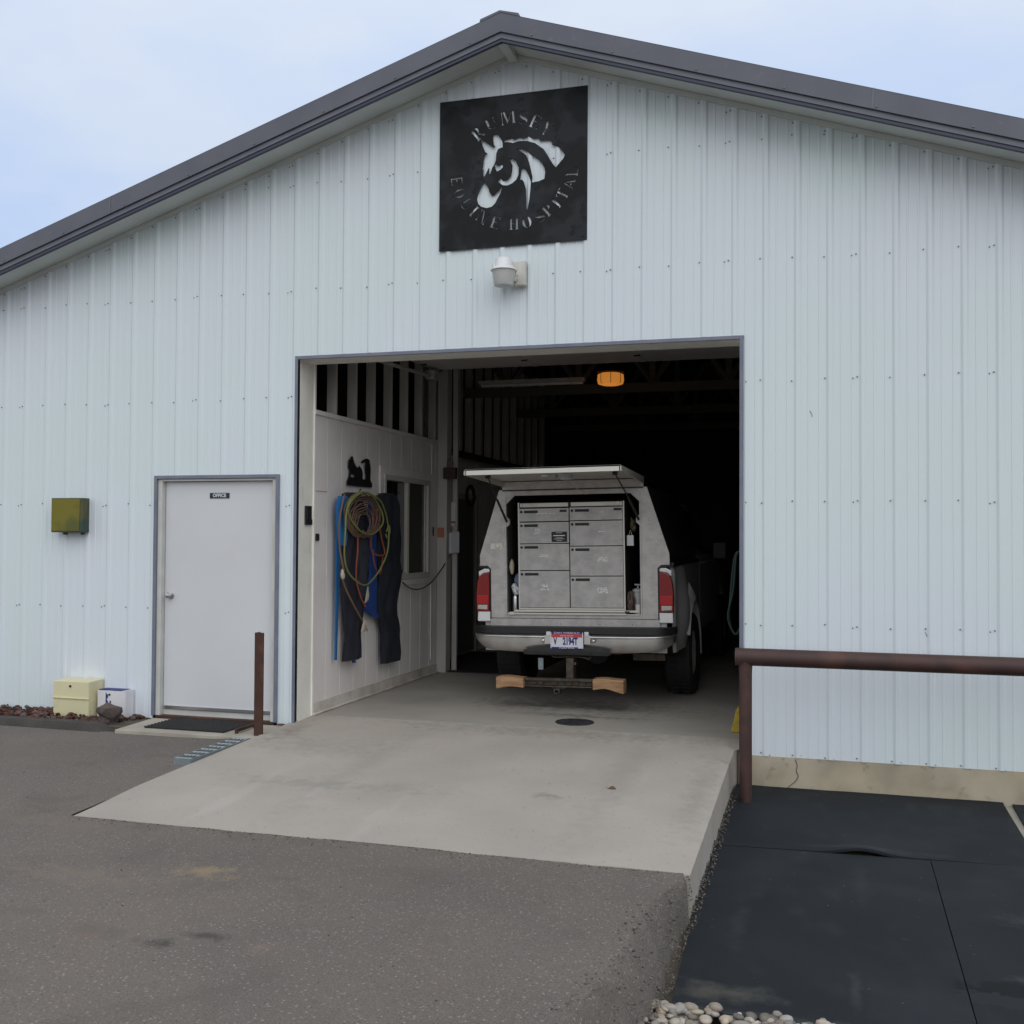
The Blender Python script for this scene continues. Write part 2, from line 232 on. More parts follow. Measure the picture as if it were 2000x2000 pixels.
# ------------------------------------------------------------------ mesh helper
class MB:
    def __init__(s): s.v = []; s.f = []; s.m = []; s.s = []
    def add(s, vs, fs, m=0, sm=False):
        b = len(s.v); s.v += [tuple(v) for v in vs]
        for f in fs: s.f.append([b+i for i in f]); s.m.append(m); s.s.append(sm)
        return s
    def box(s, x0, x1, y0, y1, z0, z1, m=0, T=None):
        vs = [(x, y, z) for x in (x0, x1) for y in (y0, y1) for z in (z0, z1)]
        if T: vs = [T @ Vector(v) for v in vs]
        return s.add(vs, [(0, 1, 3, 2), (4, 6, 7, 5), (0, 4, 5, 1), (2, 3, 7, 6), (0, 2, 6, 4), (1, 5, 7, 3)], m)
    def prism(s, pts, a, b, axis='y', m=0, sm=False):
        def P(u, w, t): return {'y': (u, t, w), 'x': (t, u, w), 'z': (u, w, t)}[axis]
        n = len(pts); vs = [P(u, w, a) for u, w in pts] + [P(u, w, b) for u, w in pts]
        s.add(vs, [list(range(n)), list(range(2*n-1, n-1, -1))], m)
        b0 = len(s.v)-2*n
        for i in range(n):
            j = (i+1) % n; s.f.append([b0+i, b0+n+i, b0+n+j, b0+j]); s.m.append(m); s.s.append(sm)
        return s
    def tube(s, pts, r, n=8, m=0, caps=True, closed=False, flat=1.0):
        pts = [Vector(p) for p in pts]; k = len(pts); rs = r if isinstance(r, (list, tuple)) else [r]*k
        rings = []; prev = None
        for i, p in enumerate(pts):
            if closed: d = pts[(i+1) % k]-pts[i-1]
            else: d = pts[min(i+1, k-1)]-pts[max(i-1, 0)]
            d.normalize()
            if prev is None:
                a = Vector((0, 0, 1)) if abs(d.z) < .9 else Vector((0, 1, 0)); a = (a-d*a.dot(d)).normalized()
            else:
                a = prev-d*prev.dot(d); a = a.normalized() if a.length > 1e-6 else d.orthogonal().normalized()
            prev = a; b = d.cross(a)
            rings.append([p+(a*math.cos(2*PI*j/n)*flat+b*math.sin(2*PI*j/n))*rs[i] for j in range(n)])
        vs = [v for q in rings for v in q]; fs = []
        for i in range(k if closed else k-1):
            i2 = (i+1) % k
            for j in range(n): fs.append((i*n+j, i*n+(j+1) % n, i2*n+(j+1) % n, i2*n+j))
        s.add(vs, fs, m, True)
        if caps and not closed:
            b0 = len(s.v)-len(vs)
            s.f.append([b0+j for j in range(n-1, -1, -1)]); s.m.append(m); s.s.append(False)
            s.f.append([b0+(k-1)*n+j for j in range(n)]); s.m.append(m); s.s.append(False)
        return s
    def cyl(s, p0, p1, r, n=20, m=0, r1=None): return s.tube([p0, p1], [r, r if r1 is None else r1], n, m)
    def lathe(s, c, prof, n=32, m=0, axis='z', sx=1, sy=1):
        vs = []; fs = []
        for r, h in prof:
            for j in range(n):
                a = 2*PI*j/n; u, w = r*math.cos(a)*sx, r*math.sin(a)*sy
                vs.append({'z': (c[0]+u, c[1]+w, c[2]+h), 'y': (c[0]+u, c[1]+h, c[2]+w), 'x': (c[0]+h, c[1]+u, c[2]+w)}[axis])
        for i in range(len(prof)-1):
            for j in range(n): fs.append((i*n+j, i*n+(j+1) % n, (i+1)*n+(j+1) % n, (i+1)*n+j))
        return s.add(vs, fs, m, True)
    def grid(s, nu, nv, fn, m=0, sm=True):
        vs = [fn(i/(nu-1), j/(nv-1)) for i in range(nu) for j in range(nv)]
        fs = [(i*nv+j, (i+1)*nv+j, (i+1)*nv+j+1, i*nv+j+1) for i in range(nu-1) for j in range(nv-1)]
        return s.add(vs, fs, m, sm)
    def blob(s, c, r, sub=2, amp=.2, fr=2.0, m=0, seed=0, sm=True, rot=None):
        bm = bmesh.new(); bmesh.ops.create_icosphere(bm, subdivisions=sub, radius=1)
        R = rot or Matrix.Identity(3); sc = Vector(r); off = Vector((seed*1.7, seed*.9, seed*2.3))
        vs = []
        for v in bm.verts:
            d = v.co.copy(); k = 1+amp*noise.noise(d*fr+off)
            vs.append(Vector(c)+R @ Vector((d.x*sc.x*k, d.y*sc.y*k, d.z*sc.z*k)))
        fs = [[v.index for v in f.verts] for f in bm.faces]; bm.free()
        return s.add(vs, fs, m, sm)
    def raw(s, me, T, m=0):
        return s.add([T @ v.co for v in me.vertices], [list(p.vertices) for p in me.polygons], m)
    def build(s, name, mats, parent=None, origin=(0, 0, 0), smooth=None, bevel=0, local=False):
        if not isinstance(mats, (list, tuple)): mats = [mats]
        me = bpy.data.meshes.new(name)
        o0 = Vector(origin)
        if parent is not None and not local: o0 = Vector(parent.get('_o', (0, 0, 0)))
        me.from_pydata([Vector(v)-o0 for v in s.v], [], s.f); 
        for m in mats: me.materials.append(M[m] if isinstance(m, str) else m)
        me.polygons.foreach_set('material_index', s.m); me.polygons.foreach_set('use_smooth', s.s)
        bm = bmesh.new(); bm.from_mesh(me); bmesh.ops.recalc_face_normals(bm, faces=bm.faces); bm.to_mesh(me); bm.free()
        if any(s.s): me.set_sharp_from_angle(angle=math.radians(smooth or 40))
        me.update(); o = bpy.data.objects.new(name, me); S.collection.objects.link(o)
        if bevel:
            b = o.modifiers.new('bevel', 'BEVEL'); b.width = bevel; b.segments = 2; b.limit_method = 'ANGLE'; b.angle_limit = math.radians(50)
        if parent is not None:
            o.parent = parent; o['_o'] = tuple(o0)
        else:
            o.location = o0; o['_o'] = tuple(o0)
        return o

def tag(o, label=None, cat=None, group=None, kind=None):
    if label: o['label'] = label
    if cat: o['category'] = cat
    if group: o['group'] = group
    if kind: o['kind'] = kind
    return o
def thing(name, loc, label, cat, group=None, rot=None):
    e = bpy.data.objects.new(name, None); S.collection.objects.link(e); e.location = loc; e.empty_display_size = .1
    if rot: e.rotation_euler = rot; e['_o'] = (0.0, 0.0, 0.0)
    else: e['_o'] = tuple(float(c) for c in loc)
    return tag(e, label, cat, group)
def from_curve(cu):
    ob = bpy.data.objects.new('tmp', cu); S.collection.objects.link(ob)
    dg = bpy.context.evaluated_depsgraph_get(); me = bpy.data.meshes.new_from_object(ob.evaluated_get(dg))
    bpy.data.objects.remove(ob); return me
def plate(outer, holes, t):
    """a flat plate with real holes, in its own xy plane, thickness t"""
    cu = bpy.data.curves.new('c', 'CURVE'); cu.dimensions = '2D'; cu.fill_mode = 'BOTH'; cu.extrude = t/2
    for pts in [outer]+list(holes):
        sp = cu.splines.new('POLY'); sp.points.add(len(pts)-1); sp.use_cyclic_u = True
        for p, q in zip(sp.points, pts): p.co = (q[0], q[1], 0, 1)
    return from_curve(cu)
def sheet(outer, holes, t):
    """like plate() for holes that may touch: triangulates and drops what lies in a hole"""
    from mathutils.geometry import delaunay_2d_cdt
    V = []; F = []
    for pts in [outer]+list(holes):
        b = len(V); V += [Vector((p[0], p[1])) for p in pts]; F.append(list(range(b, b+len(pts))))
    E_ = [(f[i], f[(i+1) % len(f)]) for f in F for i in range(len(f))]
    vs, es, fs, _, _, fo = delaunay_2d_cdt(V, E_, [], 0, 1e-6, True)
    def inside(q, P):
        c = False
        for (x1, y1), (x2, y2) in zip(P, P[1:]+P[:1]):
            if (y1 > q[1]) != (y2 > q[1]) and q[0] < (x2-x1)*(q[1]-y1)/(y2-y1)+x1: c = not c
        return c
    keep = []
    for f in fs:
        q = (sum(vs[i].x for i in f)/len(f), sum(vs[i].y for i in f)/len(f))
        if inside(q, list(outer)) and not any(inside(q, list(h)) for h in holes): keep.append(list(f))
    m = MB(); n = len(vs); m.add([(v.x, v.y, -t/2) for v in vs]+[(v.x, v.y, t/2) for v in vs], [tuple(f) for f in keep]+[tuple(i+n for i in reversed(f)) for f in keep])
    cnt = {}
    for f in keep:
        for a, b in zip(f, f[1:]+f[:1]): cnt[(a, b)] = 1
    m.add(m.v[:2*n], [(a, b, b+n, a+n) for (a, b) in cnt if (b, a) not in cnt]); return m
def text(body, size, sx=1.0, extrude=0.0, align='CENTER', bold=0.0):
    cu = bpy.data.curves.new('t', 'FONT'); cu.body = body; cu.size = size; cu.align_x = align; cu.align_y = 'CENTER'; cu.extrude = extrude; cu.resolution_u = 3; cu.offset = bold
    me = from_curve(cu)
    for v in me.vertices: v.co.x *= sx
    return me
def face_front(x, y, z, a=0):       # own xy plane -> wall plane facing -y
    return Matrix(((math.cos(a), -math.sin(a), 0, x), (0, 0, -1, y), (math.sin(a), math.cos(a), 0, z), (0, 0, 0, 1)))
def smoothstep(a, b, x):
    t = max(0, min(1, (x-a)/(b-a))); return t*t*(3-2*t)
def fbm(x, y, z=0): return noise.noise(Vector((x, y, z)))
def catmull(P, n=8, closed=False):
    P = [Vector(p) for p in P]; out = []; k = len(P)
    for i in range(k if closed else k-1):
        g = (lambda j: P[j % k]) if closed else (lambda j: P[max(0, min(k-1, j))])
        a, b, c, d = g(i-1), g(i), g(i+1), g(i+2)
        for q in range(n):
            t = q/n; out.append(.5*((2*b)+(c-a)*t+(2*a-5*b+4*c-d)*t*t+(3*b-a-3*c+d)*t**3))
    if not closed: out.append(P[-1])
    return out

# ================================================================== GROUND
def apron_z(y): return -.1*max(0, min(1, (.36-y)/3.12))
def mat_z(y): return -.27+.02*y
g = MB(); g.box(-250, 250, -250, 250, -1.5, -.62); tag(g.build('ground', 'dirt'), 'bare ground around the building', kind='structure')
# garage floor
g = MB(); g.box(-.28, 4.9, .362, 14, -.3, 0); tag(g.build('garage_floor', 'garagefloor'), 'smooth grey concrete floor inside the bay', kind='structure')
# concrete apron
def apron(u, v):
    y = .355-3.11*v; x0 = -.045+.05*smoothstep(.75, 1, v); x1 = 3.655 if y > .0 else 3.62
    x = x0+(x1-x0)*u; z = apron_z(y)
    if u > .985: z -= .008+.016*abs(fbm(y*14, 3.1))
    return (x, y+(.012*fbm(x*5, 7) if v == 1 else 0), z+.0015*fbm(x*1.5, y*1.5))
g = MB()
us = [i/44 for i in range(44)]+[.99, 1.0]
NV = 60
vs = []
for u in us:
    for j in range(NV): vs.append(apron(u, j/(NV-1)))
nu = len(us)
g.add(vs, [(i*NV+j, (i+1)*NV+j, (i+1)*NV+j+1, i*NV+j+1) for i in range(nu-1) for j in range(NV-1)], 0, True)
right = [apron(1, j/(NV-1)) for j in range(NV)]
low = [(x+.012*fbm(y*9, 1.3)-(.0 if k % 2 else .006), y, -.55) for k, (x, y, z) in enumerate(right)]
mid = [(x+.012*fbm(y*17, 5.3), y, (z-.12)) for (x, y, z) in right]
g.add(right+mid+low, [(j, j+1, NV+j+1, NV+j) for j in range(NV-1)]+[(NV+j, NV+j+1, 2*NV+j+1, 2*NV+j) for j in range(NV-1)], 0, True)
for edge in ([apron(0, j/(NV-1)) for j in range(NV)], [apron(u, 1) for u in us]):
    k = len(edge); g.add(list(edge)+[(x, y, -.55) for x, y, z in edge], [(j, j+1, k+j+1, k+j) for j in range(k-1)])
tag(g.build('driveway', 'concrete'), 'pale concrete apron sloping down from the open bay', kind='structure')
# asphalt, a sheet with a crumbling shoulder on its right edge
def sx(y): return 3.60+.03*(1-smoothstep(-2.8, -3.1, -0-y) if False else smoothstep(-3.1, -2.8, y))+.02*fbm(y*3, 2)+(.0 if y > -3.72 else -.13*min(1.2, (-3.72-y)))+.02*fbm(y*7, 9)
ds = [0, .02, .04, .07, .10, .13, .16, .19, .22, .25, .28, .32, .36, .41, .47, .55, .65, .8, 1, 1.3, 1.7, 2.2, 2.8, 3.3, 3.64]+[4, 4.6, 5.4, 6.4, 8, 11, 16, 25, 60]
ys = [-2.745-.045*i for i in range(42)]+[-4.75, -5, -5.4, -6, -7, -9, -12, -18, -30, -70]
def az(x, y):
    t = smoothstep(-.5, -2.9, y) if False else max(0, min(1, (-.5-y)/2.3))
    return -.068-.034*t - max(0, -y-3.2)*.004 + .006*fbm(x*.6, y*.6)
g = MB(); vs = []
for y in ys:
    for d in ds:
        x = sx(y)-d; wd = .035+.085*(1-smoothstep(-3.4, -2.8, y))+.02*fbm(y*6, 3); k = 1-smoothstep(-.02, wd, d); z = az(x, y)-.25*k
        if d < .45: z += .016*fbm(x*16, y*16, 1)*min(1, k*1.5)+.010*fbm(x*40, y*40, 2)*min(1, k*1.5)
        if d == 0: z = -.42
        elif y == ys[0]: z = min(z, apron_z(-2.745)+.003) if d > .35 else z
        vs.append((x+(.012*fbm(x*20, y*20, 5) if d < .3 else 0), y, z))
nd = len(ds)
g.add(vs, [(i*nd+j, i*nd+j+1, (i+1)*nd+j+1, (i+1)*nd+j) for i in range(len(ys)-1) for j in range(nd-1)], 0, True)
xs = [-.05, -.2, -.4, -.7, -1.0, -1.4, -1.8, -2.4, -3, -4, -6, -10, -20, -56.4]
ys2 = [-.56, -.8, -1.1, -1.4, -1.7, -2.0, -2.3, -2.6, -2.745]
def lz(x, y):
    z = az(x, y)
    if x > -.45: z = z*(1-(x+.45)/.4)+(apron_z(y)-.014)*((x+.45)/.4)
    return z
vs = [(x+(.008*fbm(y*8, 4) if x == -.05 else 0), y, lz(x, y)) for y in ys2 for x in xs]; nx = len(xs)
g.add(vs, [(i*nx+j, (i+1)*nx+j, (i+1)*nx+j+1, i*nx+j+1) for i in range(len(ys2)-1) for j in range(nx-1)], 0, True)
tag(g.build('asphalt_yard', 'asphalt', smooth=180), 'worn brown-grey asphalt yard', kind='structure')
# low concrete strip the mats lie on
g = MB(); g.prism([(.0, -.29), (-3.66, -.364), (-3.66, -.6), (.0, -.6)], 5.30, 9.5, 'x'); tag(g.build('concrete_strip', 'pad'), 'lower concrete strip beneath the rubber mats', kind='structure')
g = MB(); g.box(1.5, 12, -9, -3.662, -.61, -.405); g.prism([(.0, -.296), (-3.66, -.372), (-3.66, -.6), (.0, -.6)], 3.50, 5.299, 'x'); tag(g.build('gravel_bed', 'dirt'), 'sunken dirt bed that holds the pebbles', kind='structure')
# berm of asphalt edging on the left
g = MB()
def berm(u, v):
    x = -6.5+5.1*u; yy = -.62+.22*v; k = math.sin(PI*v); 
    end = smoothstep(1, .965, u)
    return (x, yy-.0*k, -.09+(.075+.006*fbm(x*6, v))*min(1, 1.6*k)*end+.0)
g.grid(120, 10, berm); tag(g.build('kerb', 'edge', smooth=180), 'rounded asphalt edging along the lava rock bed', kind='structure')
# concrete door pad
g = MB(); g.prism([(-1.37, -.02), (-1.33, -.60), (-.052, -.565), (-.052, -.02)], -.3, -.042, 'z'); tag(g.build('door_pad', 'pad', bevel=.006), 'small concrete landing in front of the office door', kind='structure')
g = MB(); g.box(-8, -1.38, -.44, -.0, -.4, -.055); tag(g.build('rock_bed', 'dirt'), 'narrow planting bed against the wall', kind='structure')

# stuff: lava rock, pebbles, grit
g = MB(); n = 0
for i in range(1500):
    x = -1.36-random.random()**1.2*3.4; y = -.02-random.random()*.42
    if (-2.28 < x < -1.87 and y > -.23) or (-1.9 < x < -1.54 and y > -.14) : continue
    lim = -.43+.42*smoothstep(-1.75, -1.36, x) 
    if x > -1.75 and y < lim-.0: continue
    r = random.uniform(.012, .03); hgt = -.05+random.random()*.045*(1 if x < -1.9 else .6)
    g.blob((x, y, hgt), (r, r*.85, r*.75), 1, .6, 1.8, seed=i, sm=False)
for i in range(16):
    g.blob((random.uniform(-.15, -.01), random.uniform(-.05, -.02), -.03), (.012, .01, .008), 1, .5, 1.8, seed=i, sm=False)
tag(g.build('lava_rock', 'lava'), 'loose dark red lava rock along the wall', 'lava rock', kind='stuff')
g = MB()
for i in range(2600):
    y = random.uniform(-4.35, -3.70); x = random.uniform(2.7, 5.6)
    if x < sx(y)-.02 - (0.05 if y > -3.8 else 0): continue
    r = random.uniform(.011, .028); a = random.random()*6
    R = Matrix.Rotation(a, 3, 'Z') @ Matrix.Rotation(random.uniform(-.35, .35), 3, 'X')
    g.blob((x, y, -.372+random.random()*.04+(.012 if random.random() < .3 else 0)), (r*random.uniform(1.0, 1.5), r, r*random.uniform(.5, .7)), 2, .15, 1.0, seed=i, rot=R)
tag(g.build('pebbles', 'pebble', smooth=180), 'rounded pale river pebbles at the foot of the mats', 'pebbles', kind='stuff')
g = MB()
for i in range(1100):
    y = random.uniform(-4.4, -2.65); d = random.random()**2.0*(.04+.15*(1-smoothstep(-3.4, -2.8, y)))*1.15-.01
    x = sx(y)-d+.02; k = 1-smoothstep(-.02, .035+.085*(1-smoothstep(-3.4, -2.8, y))+.02*fbm(y*6, 3), d); z = az(x, y)-.25*k
    if y > -2.76: continue
    r = random.uniform(.002, .0055)*(1.7 if random.random() < .10 else 1)
    g.blob((x, y, z+r*.3), (r, r*.8, r*.7), 1, .5, 1.8, seed=i, sm=False)
for i in range(700):       # stray stones over the yard
    x = random.uniform(-3, 3.4); y = -.7-random.random()*4.6
    if x > -.1 and y > -2.8: continue
    r = random.uniform(.002, .0055); g.blob((x, y, (lz(x, y) if y > -2.74 else az(x, y))+r*.3), (r, r*.8, r*.6), 1, .5, 1.8, seed=i, sm=False)
for i in range(900):       # along the slab's edges
    if i < 500: y = random.uniform(-2.7, -.35); x = 3.622+random.random()**2.5*.045; z = mat_z(y)+.004+random.random()*.02*(1 if y < -1.5 else .5)
    else: x = random.uniform(.0, 3.5); y = -2.76-random.random()**3*.12; z = az(x, y)+.001
    r = random.uniform(.0025, .007)
    g.blob((x, y, z), (r, r*.8, r*.7), 1, .5, 1.8, seed=i, sm=False)
tag(g.build('grit', 'grit'), 'crumbled asphalt grit along the broken edge', 'grit', kind='stuff')

# ================================================================== BUILDING
barn = thing('metal_barn', (1.886, 0, 0), 'white ribbed metal barn with low gable roof and open truck bay', 'barn')
RX, RZ = 1.886, 5.433
def gz(x): return RZ-(.322 if x < RX else .331)*abs(x-RX)
XL, XR = -4.3, 8.1
OPW, OPH = 3.66, 3.05
# ribbed siding
prof = []                                     # (x, y) cross-section of the sheet, front is -y
x = -2.817+.04-.2286*7
P9 = .2286
while x < XR:
    for dx, dy in ((-.029, 0), (-.012, -.0135), (.012, -.0135), (.029, 0), (.0685, 0), (.0715, -.0032), (.081, -.0032), (.084, 0), (.1445, 0), (.1475, -.0032), (.157, -.0032), (.160, 0)):
        prof.append((x+dx, dy))
    x += P9
prof = [p for p in prof if XL <= p[0] <= XR]
DX0, DX1, DZ = -1.385, -.175, 2.075
def cuts(x):                                  # list of (z0, z1) solid runs at x
    top = gz(x)-.006
    if 0-.03 < x < OPW+.03: return [(OPH+.03, top)]
    if DX0 < x < DX1: return [(DZ, top)]
    return [(-.047, top)]
g = MB()
brk = sorted(set([-.03, OPW+.03, DX0, DX1, RX]))
pp = []
for i in range(len(prof)-1):
    a, b = prof[i], prof[i+1]; pp.append(a)
    for t in brk:
        if a[0]+1e-6 < t < b[0]-1e-6:
            k = (t-a[0])/(b[0]-a[0]); pp.append((t, a[1]+k*(b[1]-a[1])))
pp.append(prof[-1]); prof = sorted(pp)
for a, b in zip(prof, prof[1:]):
    xm = (a[0]+b[0])/2
    for z0, z1 in cuts(xm):
        g.add([(a[0], a[1], z0), (b[0], b[1], z0), (b[0], b[1], gz(b[0])-.006), (a[0], a[1], gz(a[0])-.006)], [(0, 1, 2, 3)])
# screws, a washer and a hex head each, in rows along the girts
def screw(x, z, y=-.0005, r=.0062):
    vs = []; 
    for (rr, yy) in ((r, y), (r, y-.003), (r*.6, y-.003), (r*.6, y-.008)):
        for k in range(6): vs.append((x+rr*math.cos(k*PI/3), yy, z+rr*math.sin(k*PI/3)))
    fs = [(i*6+k, i*6+(k+1) % 6, (i+1)*6+(k+1) % 6, (i+1)*6+k) for i in range(3) for k in range(6)]+[tuple(range(18, 24))]
    g.add(vs, fs, 1)
for z in (4.549, 3.64, 2.731, 1.827, .922, 3.085, -.03, 'top'):
    for i in range(-6, 48):
        x = -2.817+P9*i+random.uniform(-.008, .008); zz = z
        if z == 'top': zz = gz(x)-.075
        zz += random.uniform(-.012, .012)
        if x > XR-.1 or x < XL+.1: continue
        if not any(a+.02 < zz < b-.03 for a, b in cuts(x)) and z not in (-.03,): continue
        if z == -.03 and (x < OPW+.1): continue
        if z == 3.085 and not (0 < x < OPW): continue
        screw(x, zz if z != -.03 else -.03+random.uniform(-.006, .006))
        if i % 4 == 0 or z == -.03: screw(x-.030 if z != -.03 else x+.06, zz-.010, r=.006)
for z in (2.731, 1.827, .922): screw(OPW+.045, z)
o = g.build('siding', ['siding', 'screw'], barn)
# thin scratches on the wall at the right
for pts in ([(4.165, 2.50), (4.18, 2.475), (4.182, 2.455)], [(4.955, .90), (4.97, .865)]):
    g = MB(); g.tube([(a, -.002, b) for a, b in pts], .0022, 5); g.build('scratch', 'screw', barn)
# wall core behind the siding
def gable(x0, x1, z0, y0, y1, m=0):
    xs_ = [x0]+([RX] if x0 < RX < x1 else [])+[x1]
    pts = [(x0, z0), (x1, z0)]+[(x, gz(x)+.04) for x in reversed(xs_)]
    return pts
g = MB()
g.prism(gable(XL, DX0-.002, -.3, 0, 0), .004, .262, 'y'); g.prism(gable(DX0-.002, DX1+.002, 2.073, 0, 0), .004, .262, 'y')
g.prism(gable(DX1+.002, -.03, -.3, 0, 0), .004, .262, 'y'); g.prism(gable(-.03, OPW+.03, OPH+.03, 0, 0), .004, .262, 'y')
g.prism(gable(OPW+.03, XR, -.045, 0, 0), .004, .262, 'y')
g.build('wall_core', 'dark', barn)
# foundation at the right, with a crack
g = MB()
def fnd(u, v):
    x = 3.655+4.4*u; z = -.047-.52*v
    return (x, -.004+.006*fbm(x*2, z*4)-(.0 if v else 0), z)
g.grid(120, 14, fnd); g.box(3.655, XR, .02, .26, -.57, -.048); 
g.add([(3.655, -.004, -.047), (XR, -.004, -.047), (XR, .03, -.0465), (3.655, .03, -.0465)], [(0, 1, 2, 3)])
g.build('foundation', 'foundation', barn)
g = MB(); pts = [(4.06, -.06), (4.075, -.10), (4.068, -.14), (4.082, -.18), (4.06, -.22), (4.02, -.255), (4.005, -.28)]
g.tube([(a, -.0095, b) for a, b in catmull([(p[0], p[1], 0) for p in pts], 5) for a, b in [(a, b)]] if False else [(q.x, -.0075, q.y) for q in catmull([(p[0], p[1], 0) for p in pts], 5)], .0022, 5)
g.build('foundation_crack', 'black', barn)
# soffit, J trim and fascia
OH = -.361
for side, xa, xb in (('l', XL, RX), ('r', RX, XR)):
    g = MB()
    za0, zb0 = gz(xa)-.045, gz(xb)-.045; za1, zb1 = gz(xa)-.0, gz(xb)-.0
    g.add([(xa, OH, za0+.01), (xb, OH, zb0+.01), (xb, .02, zb1-.004), (xa, .02, za1-.004),
           (xa, OH, za0+.02), (xb, OH, zb0+.02), (xb, .02, zb1+.02), (xa, .02, za1+.02)],
          [(0, 1, 2, 3), (4, 5, 6, 7), (0, 1, 5, 4), (2, 3, 7, 6)])
    g.build('soffit', 'soffit', barn)
    g = MB(); g.add([(xa, -.026, gz(xa)-.050), (xb, -.026, gz(xb)-.050), (xb, -.026, gz(xb)-.010), (xa, -.026, gz(xa)-.010),
                     (xa, -.001, gz(xa)-.050), (xb, -.001, gz(xb)-.050), (xb, -.001, gz(xb)-.010), (xa, -.001, gz(xa)-.010)],
                    [(0, 1, 2, 3), (0, 1, 5, 4), (2, 3, 7, 6)]); g.build('eave_trim', 'soffit', barn)
    g = MB()        # lower band, step, upper rake band
    def band(y0, y1, dz0, dz1, m=0):
        g.add([(xa, y0, gz(xa)+dz0), (xb, y0, gz(xb)+dz0), (xb, y0, gz(xb)+dz1), (xa, y0, gz(xa)+dz1),
               (xa, y1, gz(xa)+dz0), (xb, y1, gz(xb)+dz0), (xb, y1, gz(xb)+dz1), (xa, y1, gz(xa)+dz1)],
              [(0, 1, 2, 3), (4, 5, 6, 7), (0, 1, 5, 4), (2, 3, 7, 6), (0, 3, 7, 4), (1, 2, 6, 5)], m)
    band(OH-.002, OH+.03, -.062, -.040, 3); band(OH-.010, OH+.03, -.038, .004, 1); band(OH-.028, OH+.03, .006, .150, 0)
    for k in range(-6, 8):
        xx = (RX-.25-.62*k) if side == 'l' else (RX+.25+.62*k)
        if xa+.05 < xx < xb-.05: g.box(xx-.005, xx+.005, OH-.036, OH-.028, gz(xx)+.022, gz(xx)+.030, 2)
    xx = -1.62 if side == 'l' else 4.58       # butt joint in the rake trim
    g.add([(xx, OH-.031, gz(xx)+.006), (xx+.012, OH-.031, gz(xx+.012)+.006), (xx+.022, OH-.031, gz(xx+.022)+.152), (xx+.010, OH-.031, gz(xx+.01)+.152)], [(0, 1, 2, 3)], 1)
    g.build('rake_trim', ['roof', 'fascia', 'screw', 'fasciadark'], barn)
    g = MB(); g.add([(xa, OH-.03, gz(xa)+.151), (xb, OH-.03, gz(xb)+.151), (xb, 14.3, gz(xb)+.151), (xa, 14.3, gz(xa)+.151),
                     (xa, OH+.03, gz(xa)+.03), (xb, OH+.03, gz(xb)+.03), (xb, 14.3, gz(xb)+.03), (xa, 14.3, gz(xa)+.03)],
                    [(0, 1, 2, 3), (4, 5, 6, 7), (0, 3, 7, 4), (1, 2, 6, 5)]); g.build('roof', 'roof', barn)
g = MB(); g.prism([(RX-.175, gz(RX-.175)+.152), (RX, RZ+.153), (RX+.145, gz(RX+.145)+.152), (RX+.142, gz(RX+.14)+.182), (RX-.01, RZ+.178), (RX-.17, gz(RX-.17)+.182)], OH-.02, 14.3, 'y')
g.build('ridge_cap', 'roof', barn, bevel=.006)
g = MB(); g.box(RX-.035, RX+.035, OH+.03, -.027, RZ-.075, RZ-.03); g.build('ridge_beam', 'soffit', barn)
# opening trim and jambs
g = MB()
t = .028
g.box(-t, 0, -.022, .0, -.01, OPH+t); g.box(OPW, OPW+t, -.022, .0, -.03, OPH+t); g.box(0, OPW, -.022, .0, OPH, OPH+t)
g.box(-.004, .0, -.0225, .02, -.01, OPH, 0)
g.build('bay_trim', 'blue_trim', barn, bevel=.003)
g = MB(); g.box(-.03, .0, .001, .275, -.012, OPH); g.box(OPW, OPW+.03, .001, .275, -.012, OPH); g.box(0, OPW, .001, .275, OPH, OPH+.03)
g.box(-.03, .012, .276, .30, -.0, OPH+.03); g.box(OPW-.012, OPW+.03, .276, .30, 0, OPH+.03)
g.build('bay_jamb', 'jamb', barn)
# office door
g = MB()
g.box(-1.392, -1.362, -.024, .0, -.02, 2.080); g.box(-.198, -.168, -.024, .0, -.02, 2.080); g.box(-1.362, -.198, -.024, .0, 2.050, 2.080)
g.build('door_trim', 'blue_trim', barn, bevel=.003)
g = MB()
g.box(-1.361, -1.318, -.004, .12, -.02, 2.049); g.box(-.236, -.199, -.004, .12, -.02, 2.049); g.box(-1.318, -.236, -.004, .12, 2.03, 2.049)
g.box(-1.318, -.236, .05, .12, -.02, .03)
g.build('door_frame', mat('door_frame_paint', (.56, .565, .555), .5, 0, (.48, .485, .47), 5, 5), barn, bevel=.002)
g = MB(); g.box(-1.36, -.2, -.01, .05, -.045, -.018); g.build('door_sill', 'post', barn, bevel=.003)
g = MB(); g.box(-1.314, -.240, .046, .09, .034, 2.026); dr = g.build('office_door', 'door', barn, bevel=.003)
for zz in (.28, 1.02, 1.78): g = MB(); g.cyl((-.2375, .040, zz), (-.2375, .040, zz+.09), .006, 10); g.build('hinge', 'steel', dr)
g = MB(); g.box(-1.31, -.245, .036, .045, .035, .062); g.build('door_sweep', 'steel', dr)
g = MB(); g.lathe((-1.25, .046, 1.028), [(.0, -.066), (.020, -.062), (.027, -.050), (.024, -.036), (.011, -.028), (.011, -.012), (.031, -.008), (.033, .0)], 24, axis='y'); g.build('door_knob', 'steel', dr)
g = MB(); g.box(-.871, -.680, .040, .0455, 1.880, 1.927); g.raw(text('OFFICE', .042, .98, bold=.0018), face_front(-.776, .0395, 1.9035), 1)
g.build('office_sign', ['officeplate', 'officetext'], dr)
